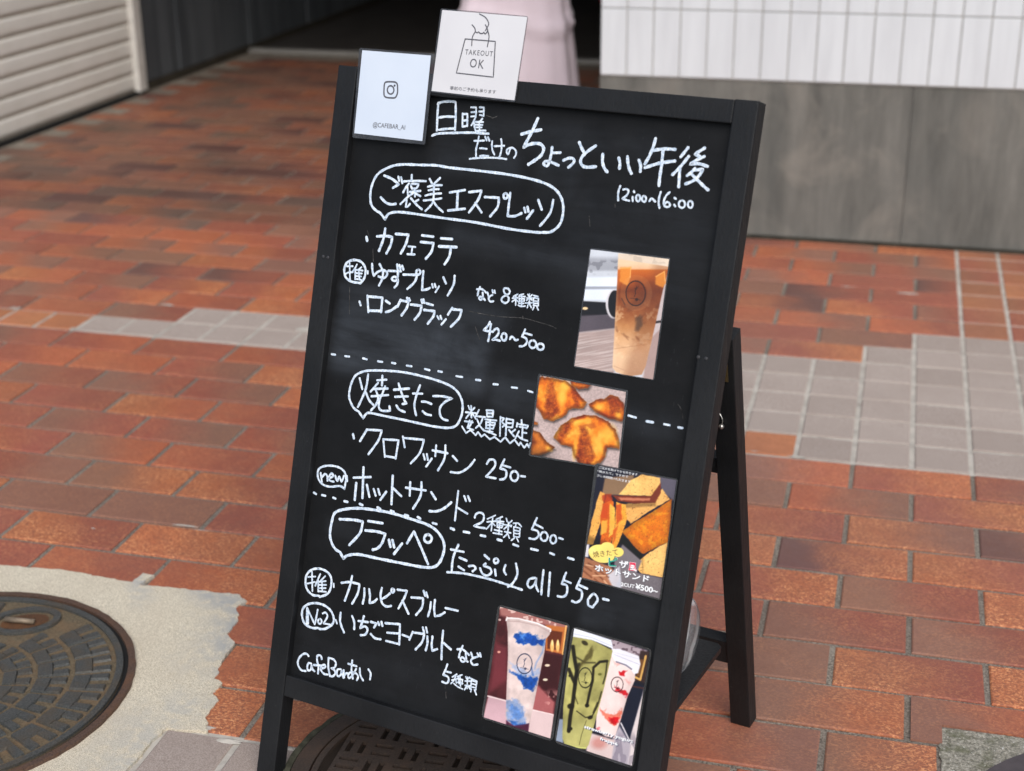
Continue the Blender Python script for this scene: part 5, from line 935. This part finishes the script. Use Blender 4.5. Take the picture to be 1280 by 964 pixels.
def paint_matcha(X, Y):
    p = Paint(X, Y, (40,38,50))
    p.poly([(420,140),(640,215),(640,300),(420,230)], (176,160,166), 14); p.put((vnoise(X, Y, 14, 3) > .6)*(Y < 250)*(X > 430)*.6, (80,60,70))
    p.poly([(600,215),(660,225),(640,420),(560,400)], (70,52,50), 8); p.line([(632,250),(598,395),(570,380)], 13, (222,176,104), .95); p.poly([(590,270),(622,270),(595,380),(575,370)], (120,84,52), 6)
    p.poly([(560,410),(640,440),(520,800),(440,760)], (34,40,58), 8); p.poly([(550,430),(630,445),(628,455),(548,440)], (96,60,54), 5, .8)
    p.poly([(640,380),(655,380),(560,940),(510,930),(540,740)], (220,208,206), 8); p.poly([(470,680),(540,800),(520,935),(400,900),(430,760)], (180,172,180), 14); p.line([(480,665),(545,800)], 8, (226,220,222), .9)
    p.put(sm(700, 760, Y)*(X > 380)*(vnoise(X*2, Y*.5, 26, 7) > .55)*.45, (120,112,126))
    p.poly([(270,720),(440,770),(420,905),(265,850)], (216,196,192), 12); p.ell(345, 790, 46, 36, (196,120,110), .9, .6); p.poly([(75,640),(120,640),(120,790),(72,775)], (150,160,176), 10)
    cup = [(395,210),(440,225),(570,330),(565,400),(520,500),(480,640),(440,760),(380,745),(325,700),(330,580),(370,400)]
    m = p.poly_mask(cup, 5); p.put(m, np.array((240,218,212))/255.*(.95+.09*fbm(X, Y, 60, 5)[..., None])); p.mul(m*sm(520, 570, X+(Y-300)*.25)*.3, .8)
    w = fbm(X, Y, 18, 15)
    def red(pts, k, seed, col=(196,22,36)): mm = p.poly_mask(pts, 10, 40, seed)*m; p.put(mm*k, np.array(col)/255.*(.8+.4*w[..., None]))
    red([(470,335),(515,340),(512,375),(480,365)], .95, 3); red([(445,430),(480,450),(530,480),(525,500),(480,480),(450,465)], .9, 5); red([(350,560),(380,590),(430,610),(480,580),(485,620),(440,690),(400,660),(370,620)], .7, 6, (226,96,70)); red([(400,630),(470,640),(450,685),(415,670)], .95, 7); red([(325,690),(350,700),(345,730),(325,730)], .6, 8); red([(430,280),(470,300),(450,320)], .4, 9, (226,120,110)); red([(500,400),(545,410),(540,430)], .4, 11, (226,120,110))
    p.poly([(425,205),(470,205),(590,250),(600,300),(585,355),(560,360),(540,330),(440,275),(425,250)], (232,230,236), 5); p.line([(452,285),(510,305),(545,330)], 9, (110,104,120), .8, 4); p.line([(440,240),(590,300)], 5, (196,192,206), .8); p.line([(430,225),(585,265)], 3, (205,202,214), .8)
    logo(p, 457, 425, 37, 46, 2.6, (70,46,50))
    cup = [(180,125),(300,150),(430,215),(412,290),(375,450),(325,640),(280,800),(262,828),(190,820),(128,795),(115,760),(120,560),(140,380),(160,230)]
    m = p.poly_mask(cup, 4); g_ = fbm(X, Y, 80, 25)[..., None]; p.put(m, np.array((178,172,110))/255.*(.78+.40*g_)); p.put(m*sm(600, 700, Y)*.5, (200,196,132)); p.mul(m*(1-sm(120, 150, X+(Y-760)*-.07))*.3, .7)
    d = (40,36,26)
    p.line([(180,190),(190,260),(205,340),(195,420),(180,540),(165,620),(155,715)], 24, d, .95, 8); p.line([(155,330),(180,390),(195,420)], 22, d, .9, 8); p.line([(220,300),(200,380)], 22, d, .8, 10)
    p.line([(395,280),(350,285),(310,320),(305,400),(285,480),(268,560)], 16, d, .92, 7); p.line([(395,290),(385,370),(370,420)], 9, d, .8, 6); p.line([(200,255),(260,290),(320,290)], 10, d, .6, 8)
    p.poly([(230,290),(270,230),(300,185),(312,215),(290,270),(250,300),(215,330)], (92,84,50), 14, .85, 18, 3); p.ell(255, 168, 22, 13, (60,54,36), .4, .9, .5)
    p.ell(168, 560, 22, 18, d, .4, .9); p.ell(270, 555, 14, 12, d, .4, .9); p.line([(195,500),(212,545)], 7, d, .6, 5); p.line([(205,590),(260,630),(300,625),(335,560),(360,470)], 8, d, .75, 5); p.ell(290, 630, 17, 12, d, .4, .9, -.4)
    p.line([(335,540),(310,600)], 12, d, .7, 6); p.line([(265,650),(235,740),(222,800)], 4, d, .6, 3); p.ell(350, 362, 12, 8, (110,110,60), .5); p.line([(155,705),(168,700)], 22, d, .9, 6); p.ell(160, 370, 8, 8, d, .5, .8)
    logo(p, 258, 383, 42, 62, 2.8, (40,40,30))
    p.poly([(183,72),(420,150),(432,205),(300,150),(180,128)], (234,236,244), 5); p.line([(182,110),(300,135),(428,190)], 5, (196,198,214), .8); p.line([(183,90),(300,112),(425,165)], 3, (205,208,222), .7); p.line([(125,795),(190,815),(262,820)], 6, (206,212,130), .9)
    return p.c
PAINT = {'coffee': paint_coffee, 'croissant': paint_croissant, 'sandwich': paint_sandwich, 'blue': paint_blue, 'matcha': paint_matcha}
PLAB = {'coffee': ('laminated photo of iced caramel coffee in a tall cup, upper right of the chalkboard', 'photo'),
        'croissant': ('laminated photo of golden croissants, middle of the chalkboard', 'photo'),
        'sandwich': ('laminated hot sandwich price photo with yellow blob, right side of the chalkboard', 'photo'),
        'blue': ('laminated photo of a blue swirled drink, lower right of the chalkboard', 'photo'),
        'matcha': ('laminated photo of green matcha and strawberry drinks, bottom right corner of the chalkboard', 'photo'),
        'account': ('white laminated notice with camera icon and account name, top left of the sign', 'notice'),
        'takeout': ('white card reading TAKEOUT OK with a hand holding a bag, sticking up above the sign', 'notice')}
PD = {'coffee': DP-.0012, 'croissant': DP-.0009, 'sandwich': DP-.0020, 'blue': DP-.0012, 'matcha': DP-.0012, 'account': -.0008, 'takeout': -.0016}
roots = {}
def rounded(quad, r, d, seg=5):
    pts = [Vector((x, y)) for x, y in quad]; out = []
    for i in range(4):
        p, a, b = pts[i], pts[i-1], pts[(i+1) % 4]; da = (a-p).normalized(); db = (b-p).normalized(); ps, pe = p+da*r, p+db*r
        for k in range(seg+1):
            t = k/seg; out.append((1-t)**2*ps+2*t*(1-t)*p+t*t*pe)
    return [bl(q.x, q.y, d) for q in out]
inv = SM.inverted()
for key, (outer, inner, crop) in PRINTS.items():
    d = PD[key]; cu = sum(q[0] for q in outer)/4; vb_ = min(q[1] for q in outer); base = bl(cu, vb_, d)
    root = empty('laminated_photo' if crop else 'laminated_notice', SM @ base, BYAW); roots[key] = (root, base)
    tag(root, PLAB[key][0], PLAB[key][1], 'laminated sheets on the chalkboard')
    P = rounded(outer, .006 if key in ('blue','matcha') else .0025, d); Pb = rounded(outer, .006 if key in ('blue','matcha') else .0025, d+.0004)
    n = len(P); V = [p-base for p in P]+[p-base for p in Pb]
    F = [tuple(range(n))[::-1], tuple(range(n, 2*n))]+[(i, (i+1) % n, n+(i+1) % n, n+i) for i in range(n)]
    mesh_obj('laminate_sleeve', V, F, M['lam'], root)
    di = d-.0004; q = [Vector(p) for p in inner]
    if crop:
        wd = ((q[1]-q[0]).length+(q[2]-q[3]).length)/2; hg = ((q[3]-q[0]).length+(q[2]-q[1]).length)/2; NUi = int(wd/.00060); NVi = int(hg/.00060)
    else: NUi = NVi = 1
    s = np.linspace(0, 1, NUi+1); t = np.linspace(0, 1, NVi+1); S2, T2 = np.meshgrid(s, t)
    def bil(pts): 
        return [(1-T2)*((1-S2)*pts[0][k]+S2*pts[1][k])+T2*((1-S2)*pts[3][k]+S2*pts[2][k]) for k in (0, 1)]
    UU, VV = bil(inner); UU, VV = UU.ravel(), VV.ravel()
    V = np.stack([UU-base.x, VV*sl_+di*cl_-base.y, VV*cl_-di*sl_-base.z], -1)
    if key == 'takeout':   # the card bows a little towards the viewer at its top
        pass
    ii = np.arange(NVi)[:, None]*(NUi+1)+np.arange(NUi)[None, :]; F = np.stack([ii+NUi+1, ii+NUi+2, ii+1, ii], -1).reshape(-1, 4)
    me = bpy.data.meshes.new('print'); me.from_pydata(V.tolist(), [], F.tolist()); me.update()
    o = bpy.data.objects.new('print', me); COL.objects.link(o); o.parent = root
    if crop:
        CX, CY = bil(crop); c = PAINT[key](CX, CY); mean_ = .5; lf = fbm(CX, CY, 170, 77)[..., None]*.16+.92; c = np.clip(((c-mean_)*1.16+.475)*lf, 0, 1).reshape(-1, 3)
        grain = (rng.random((len(c), 1))-.5)*.03; c = np.clip(c+grain, 0, 1)
        lin = np.where(c <= .04045, c/12.92, ((c+.055)/1.055)**2.4); lin = np.clip(lin*.92, 0, .9)
        at = me.color_attributes.new('ink', 'FLOAT_COLOR', 'POINT'); at.data.foreach_set('color', np.c_[lin, np.ones(len(lin))].ravel())
        me.materials.append(mat_print(key))
    else: me.materials.append(M['paper'] if key == 'account' else M['paper2'])
def put_text(key, s, A, B, h, d, col, bold):
    cu = bpy.data.curves.new('printed_text', 'FONT'); cu.body = s; cu.size = 1.0; cu.fill_mode = 'BOTH'; cu.resolution_u = 3; cu.space_character = 1.22 if key == 'takeout' and s.isascii() else 1.0; cu.offset = .004+.022*bold
    tmp = bpy.data.objects.new('tmp', cu); COL.objects.link(tmp); bpy.context.view_layer.update()
    dg = bpy.context.evaluated_depsgraph_get(); me = bpy.data.meshes.new_from_object(tmp.evaluated_get(dg)); bpy.data.objects.remove(tmp)
    if not len(me.vertices): print('NO GLYPHS', s); return
    co = np.array([v.co[:] for v in me.vertices]); x0, x1, y0_, y1_ = co[:,0].min(), co[:,0].max(), co[:,1].min(), co[:,1].max()
    A, B = Vector(A), Vector(B); w = (B-A).length; ex = (B-A).normalized(); ey = Vector((-ex.y, ex.x)); root, base = roots[key]
    vs = [bl(*(A+ex*((c[0]-x0)/(x1-x0)*w)+ey*((c[1]-y0_)/(y1_-y0_)*h)), d)-base for c in co]
    for v, p in zip(me.vertices, vs): v.co = p
    me.materials.clear(); me.materials.append(M['t_'+col])
    o = bpy.data.objects.new('printed_text', me); COL.objects.link(o); o.parent = root; o['label'] = 'printed words ' + s
for a in PRINTED_TEXT: put_text(*a)
arts = {}
for par, w, d, t in LINE_ART:
    bm = arts.setdefault(par, bmesh.new()); root, base = roots[par]
    zc += 1; n0 = len(bm.verts); ribbon(bm, smooth_path(t), w*1e-4, d-(zc % 50)*2e-6, vary=.03)
    bm.verts.ensure_lookup_table()
    for v in bm.verts[n0:]: v.co -= base
for par, bm in arts.items():
    bmesh.ops.recalc_face_normals(bm, faces=bm.faces)
    o = bm_obj('printed_drawing', bm, M['t_ink'], roots[par][0]); o['label'] = 'thin grey line drawing of a hand holding a bag' if par == 'takeout' else 'dark rounded camera icon'
